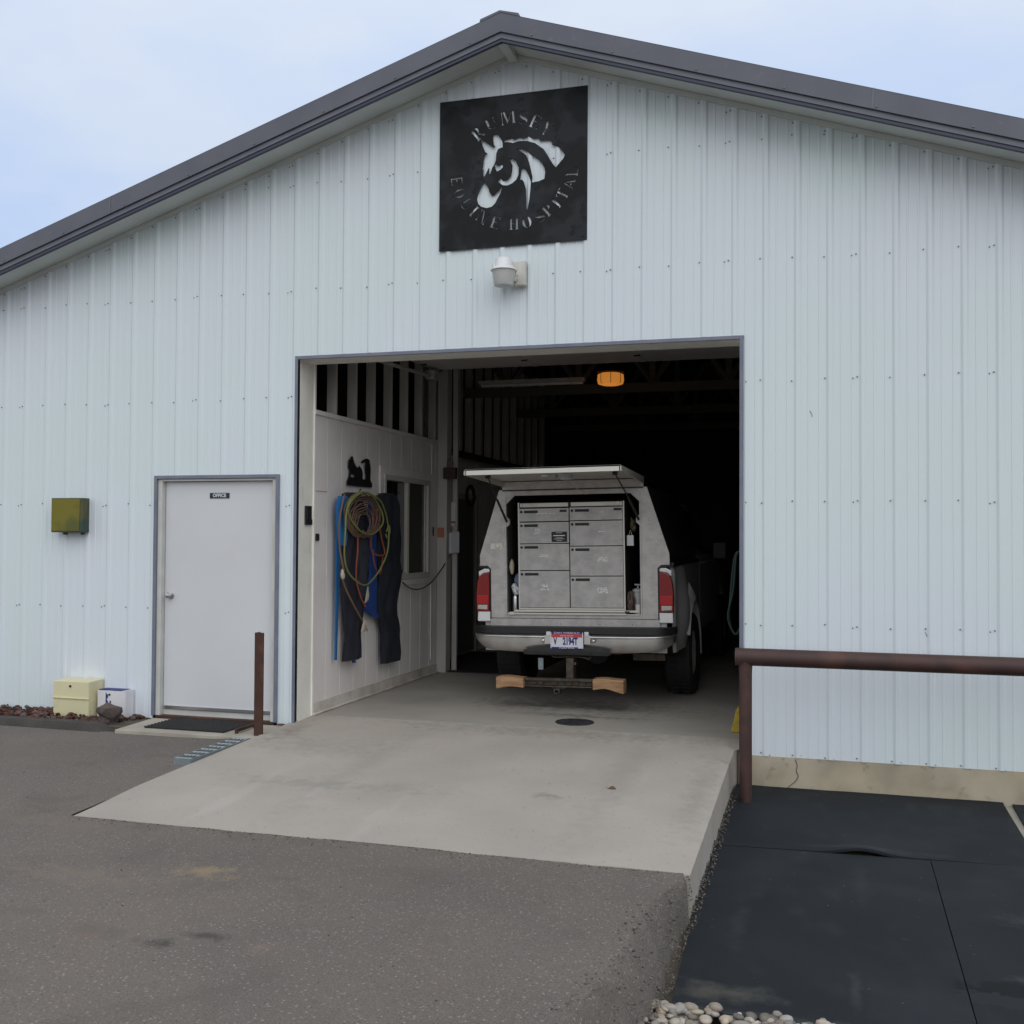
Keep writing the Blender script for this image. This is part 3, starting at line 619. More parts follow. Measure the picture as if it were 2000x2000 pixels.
# interior: left wall of the bay
g = MB()
y = .28; k = 0
edges = [.28, .548, .84, 1.13, 1.42, 1.70, 1.99, 2.28, 2.57, 2.86, 3.13, 3.37]
WY0, WY1, WZ0, WZ1 = 1.84, 3.06, 1.12, 2.16
for a, b in zip(edges, edges[1:]):
    zt = 2.62
    segs = [(a+.004, b-.004)]
    for c, d in segs:
        if d <= WY0 or c >= WY1: g.box(-.03, .0, c, d, .10, zt)
        else:
            if c < WY0: g.box(-.03, .0, c, WY0, .10, zt)
            if d > WY1: g.box(-.03, .0, WY1, d, .10, zt)
            g.box(-.03, .0, max(c, WY0), min(d, WY1), .10, WZ0); g.box(-.03, .0, max(c, WY0), min(d, WY1), WZ1, zt)
g.box(-.05, -.031, .28, WY0, .0, 2.62); g.box(-.05, -.031, WY1, 3.5, 0, 2.62); g.box(-.05, -.031, WY0, WY1, 0, WZ0); g.box(-.05, -.031, WY0, WY1, WZ1, 2.62)
for yy in (1.715, 3.19): g.box(.001, .012, yy-.02, yy+.02, .17, 2.6) if yy > 3 else None
g.box(-.03, .006, .282, .548, 1.95, 1.958, 1)
g.build('board_wall', ['intwhite', 'basewhite'], barn, bevel=.002)
g = MB(); g.box(-.03, .010, .28, 3.37, 0.0, .099); g.tube([(.025, .29+i*.1, .012+.006*fbm(i*.7, 2)) for i in range(32)], .011, 6); g.build('base_board', 'basewhite', barn)
g = MB(); g.box(-.12, .020, .28, 3.37, 2.621, 2.66); g.build('wall_plate', 'intwhite', barn, bevel=.003)
for k in range(8):
    y = .285+.4315*k if k else .285
    if k == 0: continue
    g = MB(); yy = .706+.4315*(k-1)
    if yy > 3.3: continue
    g.box(-.089, 0, yy, yy+.038, 2.661, 4.2); o = g.build('stud', 'stud', barn, bevel=.002)
g = MB(); g.box(-.60, -.55, .27, 8, 2.5, 4.4); g.box(-.55, -.12, .27, 8, 2.60, 2.64); g.build('loft_backing', mat('loft_shade_black', (.012, .011, .010), .95), barn)  # near-black colour stands in for the unlit loft void behind the studs
g = MB(); g.box(0.001, .12, 3.371, 3.52, 0, 4.2); g.box(.121, .18, 3.56, 3.60, 0, 4.2); g.build('bay_post', 'stud', barn, bevel=.004)
# set-back wall further in
g = MB()
for k in range(12):
    a = 3.62+.4*k
    for c, d, z0, z1 in ([(a, a+.392, 0, 2.55)] if not (4.78 < a+.2 < 5.72) else [(a, a+.392, 2.12, 2.55)]): g.box(-.31, -.28, c, d, z0, z1)
g.box(-.35, -.312, 3.6, 9, 2.2, 2.6); g.box(-.35, -.312, 3.6, 4.8, 0, 2.2); g.box(-.35, -.312, 5.7, 9, 0, 2.2)
for k in range(14): g.box(-.37, -.28, 3.7+.43*k, 3.738+.43*k+.05, 2.601, 4.2)
g.build('rear_board_wall', 'intwhite', barn, bevel=.002)
g = MB(); g.box(-.30, -.262, 4.80, 4.88, 0, 2.12); g.box(-.30, -.262, 5.62, 5.70, 0, 2.12); g.box(-.30, -.262, 4.88, 5.62, 2.05, 2.12)
g.box(-.34, -.30, 4.88, 5.62, .02, 2.05, 1); g.build('inner_door', ['stud', mat('grey_inner_door', (.16, .155, .15), .6)], barn, bevel=.003)
# sliding window
g = MB()
for (a, b, c, d, m) in ((1.70, 3.18, 2.185, 2.265, 0), (1.70, 1.80, 1.04, 2.185, 0), (3.09, 3.18, 1.04, 2.185, 0), (1.80, 3.09, 1.04, 1.10, 0)): g.box(.001, .018, a, b, c, d)
g.build('window_casing', 'intwhite', barn, bevel=.003)
g = MB()
for a, b, c, d in ((1.80, 3.09, 2.13, 2.184), (1.80, 3.09, 1.101, 1.16), (1.80, 1.845, 1.16, 2.13), (3.035, 3.09, 1.16, 2.13)): g.box(-.03, .026, a, b, c, d)
g.box(-.03, .02, 2.42, 2.475, 1.16, 2.13); g.box(-.025, .012, 2.24, 2.42, 1.16, 1.17); g.box(-.022, .0, 2.995, 3.034, 1.16, 2.13); g.box(-.022, .0, 2.476, 2.50, 1.16, 2.13)
wf = g.build('window', mat('window_frame_paint', (.50, .49, .45), .6), barn, bevel=.003)
g = MB(); g.box(-.020, -.014, 2.476, 3.034, 1.16, 2.13); g.box(-.045, -.04, 1.845, 2.42, 1.16, 2.13, 1); g.build('window_pane', ['windowglass', 'glass'], wf)
g = MB()
g.box(-.013, -.010, 2.22, 2.40, 1.2, 2.12); g.build('blind', mat('grey_blind', (.20, .20, .21), .7), wf)
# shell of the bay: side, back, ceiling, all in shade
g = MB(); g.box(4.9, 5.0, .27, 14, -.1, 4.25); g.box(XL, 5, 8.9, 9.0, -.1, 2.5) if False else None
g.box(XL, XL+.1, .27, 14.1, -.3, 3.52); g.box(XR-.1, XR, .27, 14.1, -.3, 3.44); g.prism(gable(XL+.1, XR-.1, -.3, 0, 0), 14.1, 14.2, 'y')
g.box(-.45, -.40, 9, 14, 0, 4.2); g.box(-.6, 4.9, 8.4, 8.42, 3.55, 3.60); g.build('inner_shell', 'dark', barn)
# roof trusses
for yy in (5.2, 7.6, 10):
    g = MB(); zc = 3.40
    g.box(-.4, 4.85, yy, yy+.05, zc, zc+.12)
    for xa in (.3, 1.25, 2.2, 3.15, 4.1):
        for s_ in (-1, 1):
            g.tube([(xa, yy+.025, zc+.12), (xa+s_*.45, yy+.025, zc+.75)], .04, 4)
        g.box(xa-.04, xa+.04, yy+.001, yy+.049, zc+.12, zc+.8)
    g.build('truss', mat('truss_timber', (.13, .12, .10), .8) if yy == 5.2 else bpy.data.materials['truss_timber'], barn)
# overhead door, rolled up
g = MB()
for k in range(5):
    a = .62+.515*k; g.box(.02, 3.64, a+.003, a+.510, 3.40+.012*k, 3.44+.012*k)
    for xx in (.06, 1.2, 2.4, 3.56): g.box(xx, xx+.06, a+.49, a+.53, 3.385+.012*k, 3.40+.012*k, 1); g.box(xx, xx+.05, a+.02, a+.49, 3.393+.012*k, 3.3995+.012*k, 0)
od = g.build('overhead_door', ['intwhite', 'iron'], barn, bevel=.002)
g = MB()
g.tube([(.09, .40, 3.12), (.09, .60, 3.25), (.09, 2.9, 3.33), (.09, 3.1, 3.34)], .022, 4)
g.box(.04, .14, 2.88, 3.02, 3.30, 3.40); g.box(.05, .13, 1.0, 1.4, 3.27, 3.31, 1); g.build('door_track', ['stud', 'iron'], od)
g = MB(); g.tube([(3.58, .40, 3.12), (3.58, .60, 3.25), (3.58, 3.1, 3.34)], .018, 4); g.build('door_track', ['stud', 'iron'], od)
g = MB()
for xx in (1.35, 2.45, 1.0, 2.7): g = MB(); g.box(xx, xx+.10, .95, .97, 3.375, 3.395); g.cyl((xx+.05, .96, 3.36), (xx+.05, .96, 3.40), .01, 8); g.build('hinge', 'iron', od)

# ================================================================== SIGN
def serif(x0, x1, z0=0, z1=1, s=.07, bot=True, top=True):
    p = []
    if bot: p += [(x0-s, z0), (x1+s, z0), (x1+s, z0+.045), (x1, z0+.1)]
    else: p += [(x0, z0), (x1, z0)]
    if top: p += [(x1, z1-.1), (x1+s, z1-.045), (x1+s, z1), (x0-s, z1), (x0-s, z1-.045), (x0, z1-.1)]
    else: p += [(x1, z1), (x0, z1)]
    if bot: p += [(x0, z0+.1), (x0-s, z0+.045)]
    return p
def cres(cx, cz, rx, rz, a0, a1, t, n=10):
    o = [(cx+rx*math.cos(math.radians(a0+(a1-a0)*i/n)), cz+rz*math.sin(math.radians(a0+(a1-a0)*i/n))) for i in range(n+1)]
    q = []
    for i in range(n, -1, -1):
        a = math.radians(a0+(a1-a0)*i/n); w = t*(.28+.72*math.sin(PI*i/n)); q.append((cx+(rx-w)*math.cos(a), cz+(rz-w*.45)*math.sin(a)))
    return o+q
LET = {
 'I': [serif(.30, .50)],
 'E': [serif(.10, .29), [(.37, .93), (.70, .93), (.74, .76), (.78, .76), (.78, 1), (.37, 1)], [(.34, .47), (.56, .47), (.56, .54), (.34, .54)], [(.37, 0), (.80, 0), (.84, .26), (.80, .26), (.72, .07), (.37, .07)]],
 'P': [serif(.10, .29), cres(.38, .74, .38, .26, -85, 85, .2)],
 'R': [serif(.10, .29), cres(.38, .74, .36, .26, -80, 85, .2), [(.38, .44), (.54, .44), (.92, .05), (.95, 0), (.72, 0)]],
 'U': [serif(.10, .28, .34, 1, bot=False), cres(.47, .34, .37, .34, 190, 345, .17), serif(.76, .82, .34, 1, bot=False)],
 'M': [serif(.06, .11), [(.20, 1), (.36, 1), (.60, .22), (.52, .06), (.50, .06)], [(.63, .30), (.84, 1), (.87, 1), (.87, .9), (.66, .18)], serif(.97, 1.14)],
 'S': [cres(.45, .76, .34, .25, 30, 160, .17), [(.10, .82), (.24, .66), (.70, .50), (.86, .34), (.86, .16), (.70, .28), (.24, .46), (.10, .62)], cres(.45, .24, .36, .25, 200, 330, .17)],
 'Y': [[(.02, 1), (.26, 1), (.50, .55), (.44, .42), (.36, .42)], [(.56, .52), (.78, 1), (.86, 1), (.60, .46)], serif(.38, .54, 0, .36, top=False)],
 'Q': [cres(.45, .5, .42, .5, 100, 260, .22), cres(.45, .5, .42, .5, -80, 80, .22), [(.50, -.02), (.62, -.02), (.95, -.22), (.80, -.22)]],
 'O': [cres(.45, .5, .42, .5, 100, 260, .22), cres(.45, .5, .42, .5, -80, 80, .22)],
 'N': [serif(.08, .13), [(.22, 1), (.38, 1), (.80, .16), (.80, 0), (.76, 0)], serif(.90, .95)],
 'H': [serif(.10, .27), [(.33, .46), (.59, .46), (.59, .53), (.33, .53)], serif(.65, .82)],
 'T': [serif(.36, .55, 0, 1, top=False), [(.02, .78), (.06, .78), (.12, .93), (.31, .93), (.31, 1), (.02, 1)], [(.60, .93), (.80, .93), (.86, .78), (.90, .78), (.90, 1), (.60, 1)]],
 'A': [[(.02, 0), (.10, 0), (.38, .80), (.34, .90)], [(.36, 1), (.46, 1), (.92, .05), (.92, 0), (.68, 0)], [(.28, .26), (.50, .26), (.48, .33), (.31, .33)]],
 'L': [serif(.12, .31), [(.40, 0), (.80, 0), (.84, .28), (.80, .28), (.72, .07), (.40, .07)]],
}
holes = []
def put(ch, ang, r, up_out, h):
    a = math.radians(ang); cx, cz = .02+r*math.cos(a), -.022+r*math.sin(a)
    rot = a-PI/2 if up_out else a+PI/2; w = {'M': 1.2, 'I': .8}.get(ch, .9)
    for poly in LET[ch]:
        q = []
        for u, z in poly:
            lx, lz = (u-w/2)*h*.92, (z-.5)*h
            q.append((cx+lx*math.cos(rot)-lz*math.sin(rot), cz+lx*math.sin(rot)+lz*math.cos(rot)))
        holes.append(q)
for ch, a, r in zip('RUMSEY', (131.5, 115, 96, 79.5, 64.3, 49.5), (.452, .450, .442, .436, .425, .420)): put(ch, a, r, True, .106)
for ch, a, r in zip('EQUINEHOSPITAL', (184, 196.5, 210, 221.5, 233, 250, 271, 285.5, 300, 311.5, 321.5, 332, 343.5, 355),
                    (.478, .472, .455, .44, .43, .424, .42, .43, .438, .438, .455, .46, .475, .485)): put(ch, a, r, False, .096)
holes += [[(-0.25, 0.259), (-0.216, 0.238), (-0.144, 0.184), (-0.129, 0.192), (-0.142, 0.207), (-0.152, 0.26), (-0.142, 0.297), (-0.113, 0.289), (-0.083, 0.249), (-0.071, 0.224), (-0.068, 0.181), (-0.088, 0.178), (-0.109, 0.169), (-0.122, 0.135), (-0.126, 0.079), (-0.138, 0.051), (-0.155, 0.025), (-0.173, -0.028), (-0.182, -0.02), (-0.18, 0.027), (-0.19, 0.018), (-0.204, -0.013), (-0.226, -0.049), (-0.232, -0.025), (-0.229, 0.013), (-0.239, 0.023), (-0.234, 0.037), (-0.229, 0.088), (-0.217, 0.13), (-0.195, 0.142), (-0.215, 0.158), (-0.23, 0.188), (-0.245, 0.232)],
 [(-0.136, 0.042), (-0.121, 0.047), (-0.102, 0.034), (-0.087, 0.042), (-0.065, 0.038), (-0.067, 0.021), (-0.087, 0.001), (-0.113, -0.01), (-0.126, 0.008)],
 [(-0.225, -0.084), (-0.204, -0.112), (-0.184, -0.143), (-0.179, -0.171), (-0.154, -0.206), (-0.125, -0.19), (-0.086, -0.151), (-0.074, -0.141), (-0.085, -0.189), (-0.11, -0.229), (-0.129, -0.265), (-0.158, -0.291), (-0.202, -0.298), (-0.247, -0.283), (-0.272, -0.258), (-0.282, -0.219), (-0.272, -0.182), (-0.248, -0.127)],
 [(-0.009, 0.088), (0.01, 0.084), (0.044, 0.053), (0.066, 0.004), (0.064, -0.052), (0.045, -0.092), (0.011, -0.117), (-0.027, -0.13), (-0.066, -0.125), (-0.096, -0.103), (-0.111, -0.078), (-0.086, -0.068), (-0.062, -0.092), (-0.028, -0.086), (0.001, -0.056), (0.011, -0.019), (0.015, 0.028), (0.005, 0.047)],
 [(-0.058, 0.222), (-0.045, 0.241), (0.004, 0.252), (0.029, 0.233), (0.072, 0.252), (0.106, 0.234), (0.14, 0.254), (0.173, 0.232), (0.231, 0.226), (0.241, 0.202), (0.298, 0.203), (0.336, 0.192), (0.341, 0.159), (0.388, 0.141), (0.412, 0.12), (0.445, 0.07), (0.431, 0.044), (0.37, -0.022), (0.341, 0.015), (0.308, 0.074), (0.27, 0.134), (0.202, 0.187), (0.135, 0.213), (0.067, 0.219), (0.019, 0.208), (-0.03, 0.22)],
 [(0.044, 0.156), (0.082, 0.157), (0.135, 0.128), (0.164, 0.102), (0.222, 0.059), (0.256, 0.024), (0.278, -0.016), (0.285, -0.054), (0.278, -0.104), (0.233, -0.119), (0.175, -0.125), (0.18, -0.081), (0.167, -0.024), (0.15, 0.043), (0.126, 0.101), (0.087, 0.133)],
 [(0.093, 0.003), (0.122, -0.015), (0.151, -0.069), (0.168, -0.117), (0.164, -0.173), (0.157, -0.247), (0.14, -0.339), (0.131, -0.329), (0.13, -0.245), (0.126, -0.17), (0.108, -0.112), (0.093, -0.092), (0.077, -0.098), (0.084, -0.054)]]
sh_ = sheet([(-.605, -.623), (.624, -.615), (.626, .604), (-.605, .602)], holes, .004)
T_ = face_front(1.866, -.0185, 4.5); g = MB(); g.add([T_ @ Vector(v) for v in sh_.v], sh_.f)
for sx_, sz_ in ((-.57, .57), (.59, .57), (.59, -.58), (-.57, -.59)):
    g.cyl((1.866+sx_, -.027, 4.5+sz_), (1.866+sx_, -.0208, 4.5+sz_), .010, 8)
tag(g.build('metal_sign', 'sign', origin=(1.866, -.03, 3.88)), 'square black steel sign with cut-out horse head and RUMSEY EQUINE HOSPITAL lettering', 'sign')

# yard light
yl = thing('yard_light', (1.95, -.02, 3.54), 'white barn light with frosted bucket lens below the black horse sign', 'light')
c = (1.853, -.155, 3.66)
g = MB(); g.lathe(c, [(.0, .088), (.060, .086), (.066, .078), (.070, .020), (.078, .014), (.103, -.002), (.105, -.010), (.090, -.012)], 36); g.cyl((1.79, -.21, 3.665), (1.785, -.215, 3.685), .012, 8)
g.build('lamp_hood', 'lampwhite', yl, smooth=60)
g = MB(); g.lathe(c, [(.094, -.012), (.088, -.04), (.079, -.115), (.072, -.130), (.0, -.136)], 36); g.build('lamp_lens', 'lens', yl, smooth=60)
g = MB(); g.box(1.893, 2.008, -.075, -.0195, 3.545, 3.742); g.build('mount_box', 'lampbox', yl, bevel=.008)
g = MB(); g.tube([(1.90, -.10, 3.70), (1.92, -.09, 3.66), (1.935, -.085, 3.62)], .018, 10); g.box(1.915, 1.945, -.11, -.074, 3.59, 3.62); g.cyl((1.93, -.10, 3.575), (1.93, -.10, 3.60), .013, 8); g.build('bracket_arm', 'lampbox', yl)

# green box
gb = thing('utility_box', (-2.22, 0, 1.575), 'moss-stained yellow-green metal box fixed high on the white siding', 'utility box')
g = MB(); g.box(-2.39, -2.06, -.115, -.0195, 1.577, 1.884); g.build('box_body', 'greenbox', gb, bevel=.005)
g = MB(); g.box(-2.378, -2.085, -.121, -.1155, 1.588, 1.872); g.build('box_cover', 'greenfront', gb, bevel=.003)
g = MB(); g.box(-2.28, -2.255, -.09, -.06, 1.556, 1.5765); g.build('box_foot', 'iron', gb); g = MB(); g.box(-2.095, -2.07, -.09, -.06, 1.556, 1.5765); g.build('box_foot', 'iron', gb)

# cream drop box, white drop box, boulder
cb = thing('drop_box', (-2.08, -.11, 0), 'pale cream metal drop box on the lava rock', 'drop box', 'drop boxes beside the office door')
g = MB(); g.prism([(-.205, -.04), (-.205, .268), (-.01, .275), (-.01, -.04)], -2.262, -1.895, 'x'); g.build('box_body', 'cream', cb, bevel=.004)
g = MB(); g.box(-2.270, -1.890, -.216, -.2055, .118, .126); g.build('box_ledge', 'cream', cb, bevel=.002)
g = MB(); g.lathe((-2.085, -.206, .226), [(.0, -.008), (.010, -.007), (.011, .0)], 14, axis='y'); g.build('box_lock', 'iron', cb)
wb = thing('drop_box', (-1.71, -.07, 0), 'small white metal drop box with blue marks, behind the brown boulder', 'drop box', 'drop boxes beside the office door')
g = MB(); g.box(-1.862, -1.575, -.13, -.012, -.04, .192); g.box(-1.850, -1.60, -.127, -.022, .1925, .200, 1); g.box(-1.615, -1.575, -.131, -.012, .1925, .197, 0); g.build('box_body', ['whitebox', 'navyprint'], wb, bevel=.003)
g = MB(); g.box(-1.72, -1.61, -.139, -.1305, .030, .036); g.build('box_ledge', 'whitebox', wb, bevel=.001)
g = MB(); g.prism([(-1.776, .18), (-1.768, .165), (-1.752, .155), (-1.755, .13), (-1.768, .12), (-1.755, .10), (-1.748, .085), (-1.776, .08)], -.1325, -.1305, 'y')
g.prism([(-1.735, .105), (-1.722, .105), (-1.722, .082), (-1.735, .082)], -.1325, -.1305, 'y'); g.build('blue_print', 'navyprint', wb)
g = MB(); g.lathe((-1.738, -.131, .158), [(.0, -.008), (.009, -.006), (.010, .0)], 12, axis='y'); g.build('box_lock', 'iron', wb)
g = MB(); g.blob((-1.60, -.31, .045), (.108, .09, .075), 2, .55, 1.3, seed=4, sm=False); g.blob((-1.612, -.315, -.035), (.080, .07, .075), 2, .45, 1.5, seed=9, sm=False)
tag(g.build('boulder', 'boulder', origin=(-1.6, -.31, -.06), smooth=35), 'brown boulder standing in front of the white drop box', 'boulder')

# door mat, boot bar, grate, flat post
g = MB(); x0, x1, y0, y1 = -1.15, -.395, -.47, .0
nxx, nyy = 30, 19
g.box(x0+.008, x1-.008, y0+.008, y1-.008-.02, -.0415, -.034)
for i in range(nxx):
    for j in range(nyy):
        cx_ = x0+(i+.5)*(x1-x0)/nxx+(.5*(x1-x0)/nxx if j % 2 else 0)*.98; cy_ = y0+(j+.5)*(y1-.02-y0)/nyy
        if cx_ > x1: continue
        g.lathe((cx_, cy_, -.034), [(.0125, 0), (.0125, .006), (.0075, .008), (.006, .001)], 6)
tag(g.build('door_mat', 'rubber', origin=(-.77, -.24, -.042)), 'black rubber ring mat on the landing before the office door', 'door mat')
g = MB(); g.box(-.012, .012, -.15, .15, 0, .028); g.box(-.012, .012, -.15, -.13, -.012, .0); g.box(-.012, .012, .13, .15, -.012, 0)
o = tag(g.build('boot_scraper', 'post', bevel=.002), 'thin rusty steel boot scraper bar beside the black mat', 'boot scraper'); o.location = (-.29, -.31, -.030)
gr = thing('steel_grate', (-.11, -1.08, -.09), 'galvanized steel grating plank lying along the concrete apron', 'grate')
g = MB(); zt = -.030; x0, x1, y0, y1 = -.185, -.058, -1.46, -.66
for k in range(5): xx = x0+(x1-x0)*k/4; g.box(xx-.003, xx+.003, y0, y1, zt-.052, zt)
g.build('bearing_bar', 'galv', gr)
for k in range(8): g = MB(); yy = y0+.02+(y1-y0-.04)*k/7; g.box(x0-.003, x1+.003, yy-.004, yy+.004, zt-.012, zt+.003); g.build('cross_rod', 'galvlight', gr)
g = MB(); g.box(x0-.006, x1+.006, y0-.004, y0, zt-.052, zt+.001); g.box(x0-.006, x1+.006, y1, y1+.004, zt-.052, zt+.001); g.box(x1+.003, x1+.007, y0, y1, zt-.055, zt); g.build('end_band', 'galv', gr)
g = MB(); g.prism([(-.112, -.49), (-.034, -.49), (-.034, -.475), (-.097, -.475), (-.097, -.42), (-.112, -.42)], -.2, .781, 'z')
tag(g.build('steel_post', 'post', origin=(-.07, -.47, -.05), bevel=.002), 'waist-high rust-brown flat steel post beside the office door', 'post')

# pipe rail
rl = thing('pipe_rail', (3.735, -.46, -.27), 'thick brown welded pipe rail over the black mats', 'rail')
g = MB(); g.cyl((3.665, -.46, .728), (8.4, -.46, .728), .061, 40); g.build('top_pipe', 'rail', rl)
g = MB(); g.tube([(3.735, -.46, -.45), (3.735, -.46, .60), (3.735, -.46, .672), (3.735, -.46, .70)], [.0445, .0445, .0475, .053], 32); g.build('upright_post', 'rail', rl)
g = MB(); g.cyl((6.95, -.46, -.5), (6.95, -.46, .70), .0445, 32); g.build('upright_post', 'rail', rl)

# rubber stall mats
def stall(name, corners, label, bulge=None, n=48):
    (ax, ay), (bx, by), (cx_, cy_), (dx_, dy_) = corners    # near-left, near-right, far-right, far-left
    g = MB()
    def P(u, v, top):
        x = (ax*(1-u)+bx*u)*(1-v)+(dx_*(1-u)+cx_*u)*v; y = (ay*(1-u)+by*u)*(1-v)+(dy_*(1-u)+cy_*u)*v
        z = mat_z(y)+.0035*fbm(x*1.8, y*1.8, ax)+.0015*fbm(x*5, y*5, 3)
        if bulge: z += bulge[2]*math.exp(-((x-bulge[0])/.16)**2)*math.exp(-((y-bulge[1])/.13)**2)
        if v > .97 and name == 'a': z += .006*(v-.97)/.03
        return (x, y, z-(0 if top else .016))
    g.grid(n, n, lambda u, v: P(u, v, True)); g.grid(n, n, lambda u, v: P(u, v, False))
    for e in (lambda t: (t, 0), lambda t: (t, 1), lambda t: (0, t), lambda t: (1, t)):
        g.grid(n, 2, lambda t, w, e=e: P(*e(t), w > .5), sm=False)
    o = g.build('stall_mat', 'mat', origin=(ax, ay, mat_z(ay)-.02), smooth=30)
    return tag(o, label, 'rubber mat', 'black rubber stall mats outside the bay')
stall('a', [(3.595, -1.492), (5.445, -1.407), (5.455, -.012), (3.64, -.02)], 'black rubber mat under the rail post with a lifted front edge', (4.47, -1.45, .034))
stall('b', [(3.655, -3.71), (4.826, -3.70), (4.849, -1.462), (3.592, -1.506)], 'large black rubber mat between the concrete apron and the long seam')
stall('c', [(4.831, -3.70), (6.05, -3.69), (6.05, -1.385), (4.854, -1.448)], 'black rubber mat right of the long seam, partly wet')
stall('d', [(5.485, -1.38), (7.3, -1.30), (7.34, .0-.01), (5.515, -.012)], 'black rubber mat cut by the right edge, beyond the pale gap')
# drain cover, leaf, yellow chock
g = MB(); cx_, cy_ = 2.25, .672
g.lathe((cx_, cy_, 0), [(.163, .0), (.163, .006), (.150, .008), (.147, .004), (.0, .004)], 48)
for a in range(12):
    t = a*PI/6; g.box(-.006, .006, .05, .13, .004, .009, 0, Matrix.Translation((cx_, cy_, 0)) @ Matrix.Rotation(t, 4, 'Z'))
tag(g.build('drain_cover', 'iron', origin=(cx_, cy_, 0)), 'round cast iron drain cover in the bay floor', 'drain cover')
g = MB()
g.grid(5, 5, lambda u, v: (2.93+.05*u, -1.34+.035*v*(1-abs(u-.5)), apron_z(-1.33)+.004+.012*u*(1-u)*4*v)); g.tube([(2.925, -1.33, apron_z(-1.33)+.004), (2.91, -1.315, apron_z(-1.33)+.012)], .0015, 4)
tag(g.build('leaf', 'leaf', origin=(2.95, -1.33, apron_z(-1.33))), 'single curled dry leaf on the concrete apron', 'leaf')
g = MB(); g.prism([(3.545, 0), (3.72, 0), (3.70, .14), (3.64, .205), (3.59, .19)], .60, .78, 'y')
tag(g.build('wheel_chock', 'yellow', origin=(3.62, .7, 0), bevel=.012), 'yellow wheel chock at the right jamb of the bay', 'wheel chock')
g = MB()
for k in range(2):
    g.tube(catmull([(3.60-.012*k, .50+.03*k, 1.42), (3.575-.02*k, .50+.03*k, 1.15), (3.535+.01*k, .50+.03*k, .93-.03*k), (3.60, .50+.03*k, .80), (3.66, .50+.03*k, 1.0), (3.64, .5+.03*k, 1.40)], 8, True), .009, 8, closed=True)
tag(g.build('garden_hose', 'hose', origin=(3.6, .5, .8)), 'green hose hanging in loops behind the right jamb', 'hose')

# black door floor mat inside
g = MB(); g.prism([(.01, 3.42), (1.1, 3.42), (1.1, 5.5), (-.27, 5.5), (-.27, 3.62), (.01, 3.60)], .001, .010, 'z')
tag(g.build('floor_mat', 'rubber', origin=(.4, 4.4, 0)), 'dark rubber floor mat before the inner door', 'floor mat')

# ================================================================== WALL ITEMS INSIDE
g = MB(); g.box(.001-.001, .018, .121, .227, 1.652, 1.815); g.box(.0185, .026, .135, .20, 1.70, 1.79); g.prism([(.19, 1.652), (.235, 1.652), (.235, 1.70), (.19, 1.70)], .001, .02, 'x')
tag(g.build('keypad', 'black', origin=(0, .17, 1.65), bevel=.003), 'black keypad box on the cream bay jamb', 'keypad')
g = MB(); g.box(.001, .018, .325, .375, 1.515, 1.578); tag(g.build('door_button', 'black', origin=(0, .35, 1.515), bevel=.003), 'tiny black push button low on the first white board', 'button')
g = MB(); g.box(.001, .012, 3.176, 3.25, 1.563, 1.667); g.box(.0125, .018, 3.20, 3.225, 1.60, 1.63); tag(g.build('light_switch', 'black', origin=(0, 3.2, 1.56), bevel=.002), 'dark switch plate right of the window', 'switch')
g = MB(); g.box(.1205, .13, 3.375, 3.50, 1.548, 1.66) if False else g.box(.014, .09, 3.355, 3.3705, 1.548, 1.66); g.box(.04, .065, 3.349, 3.3545, 1.58, 1.63)
tag(g.build('power_outlet', 'orange', origin=(.05, 3.36, 1.55), bevel=.002), 'brownish outlet plate on the bay post', 'outlet')
lt = thing('work_light', (.17, 3.34, 2.21), 'dark caged work light hung high on the bay post', 'work light')
g = MB(); g.box(.10, .25, 3.29, 3.36, 2.215, 2.345); g.build('housing', mat('dark_maroon', (.045, .022, .02), .6), lt, bevel=.008)
g = MB(); g.tube([(.14, 3.32, 2.345), (.145, 3.32, 2.42), (.175, 3.32, 2.45), (.205, 3.32, 2.42), (.21, 3.32, 2.345)], .004, 6); g.build('handle', 'iron', lt)
g = MB(); g.box(.09, .165, 3.545, 3.56-.001, 1.72, 1.955); g.box(.09, .165, 3.54, 3.559, 1.68, 1.712, 0); g.box(.09, .165, 3.5385, 3.5445, 1.715, 1.735, 1)
tag(g.build('paper_notice', ['paper', 'platered'], origin=(.13, 3.55, 1.68)), 'white notice with a red strip above the electric box', 'notice')
eb = thing('electric_box', (.15, 3.54, 1.36), 'open white electric box on the bay post', 'electric box')
g = MB(); g.box(.075, .15, 3.47, 3.5585, 1.362, 1.60); g.build('housing', 'paper', eb, bevel=.004)
g = MB(); g.prism([(.152, 3.45), (.215, 3.54), (.211, 3.545), (.149, 3.455)], 1.37, 1.615, 'z'); g.build('door_flap', 'paper', eb)
g = MB(); g.tube(catmull([(.03, 2.28, 1.075), (.04, 2.42, 1.015), (.05, 2.62, .985), (.06, 2.85, 1.0), (.08, 3.1, 1.085), (.11, 3.4, 1.27), (.12, 3.50, 1.36)], 8), .007, 8)
tag(g.build('black_cable', 'cordm', origin=(.03, 2.3, 1.0)), 'black cord drooping from the electric box to the coveralls', 'cord')
g = MB(); g.tube(catmull([(-.245+0*k, 5.31+.15*math.cos(k*.6), 2.10+.13*math.sin(k*.6)) for k in range(11)], 3, True), .022, 8, closed=True)
tag(g.build('hose_coil', 'rubber', origin=(-.25, 5.3, 1.95)), 'black hose coil hung above the inner door', 'hose coil')
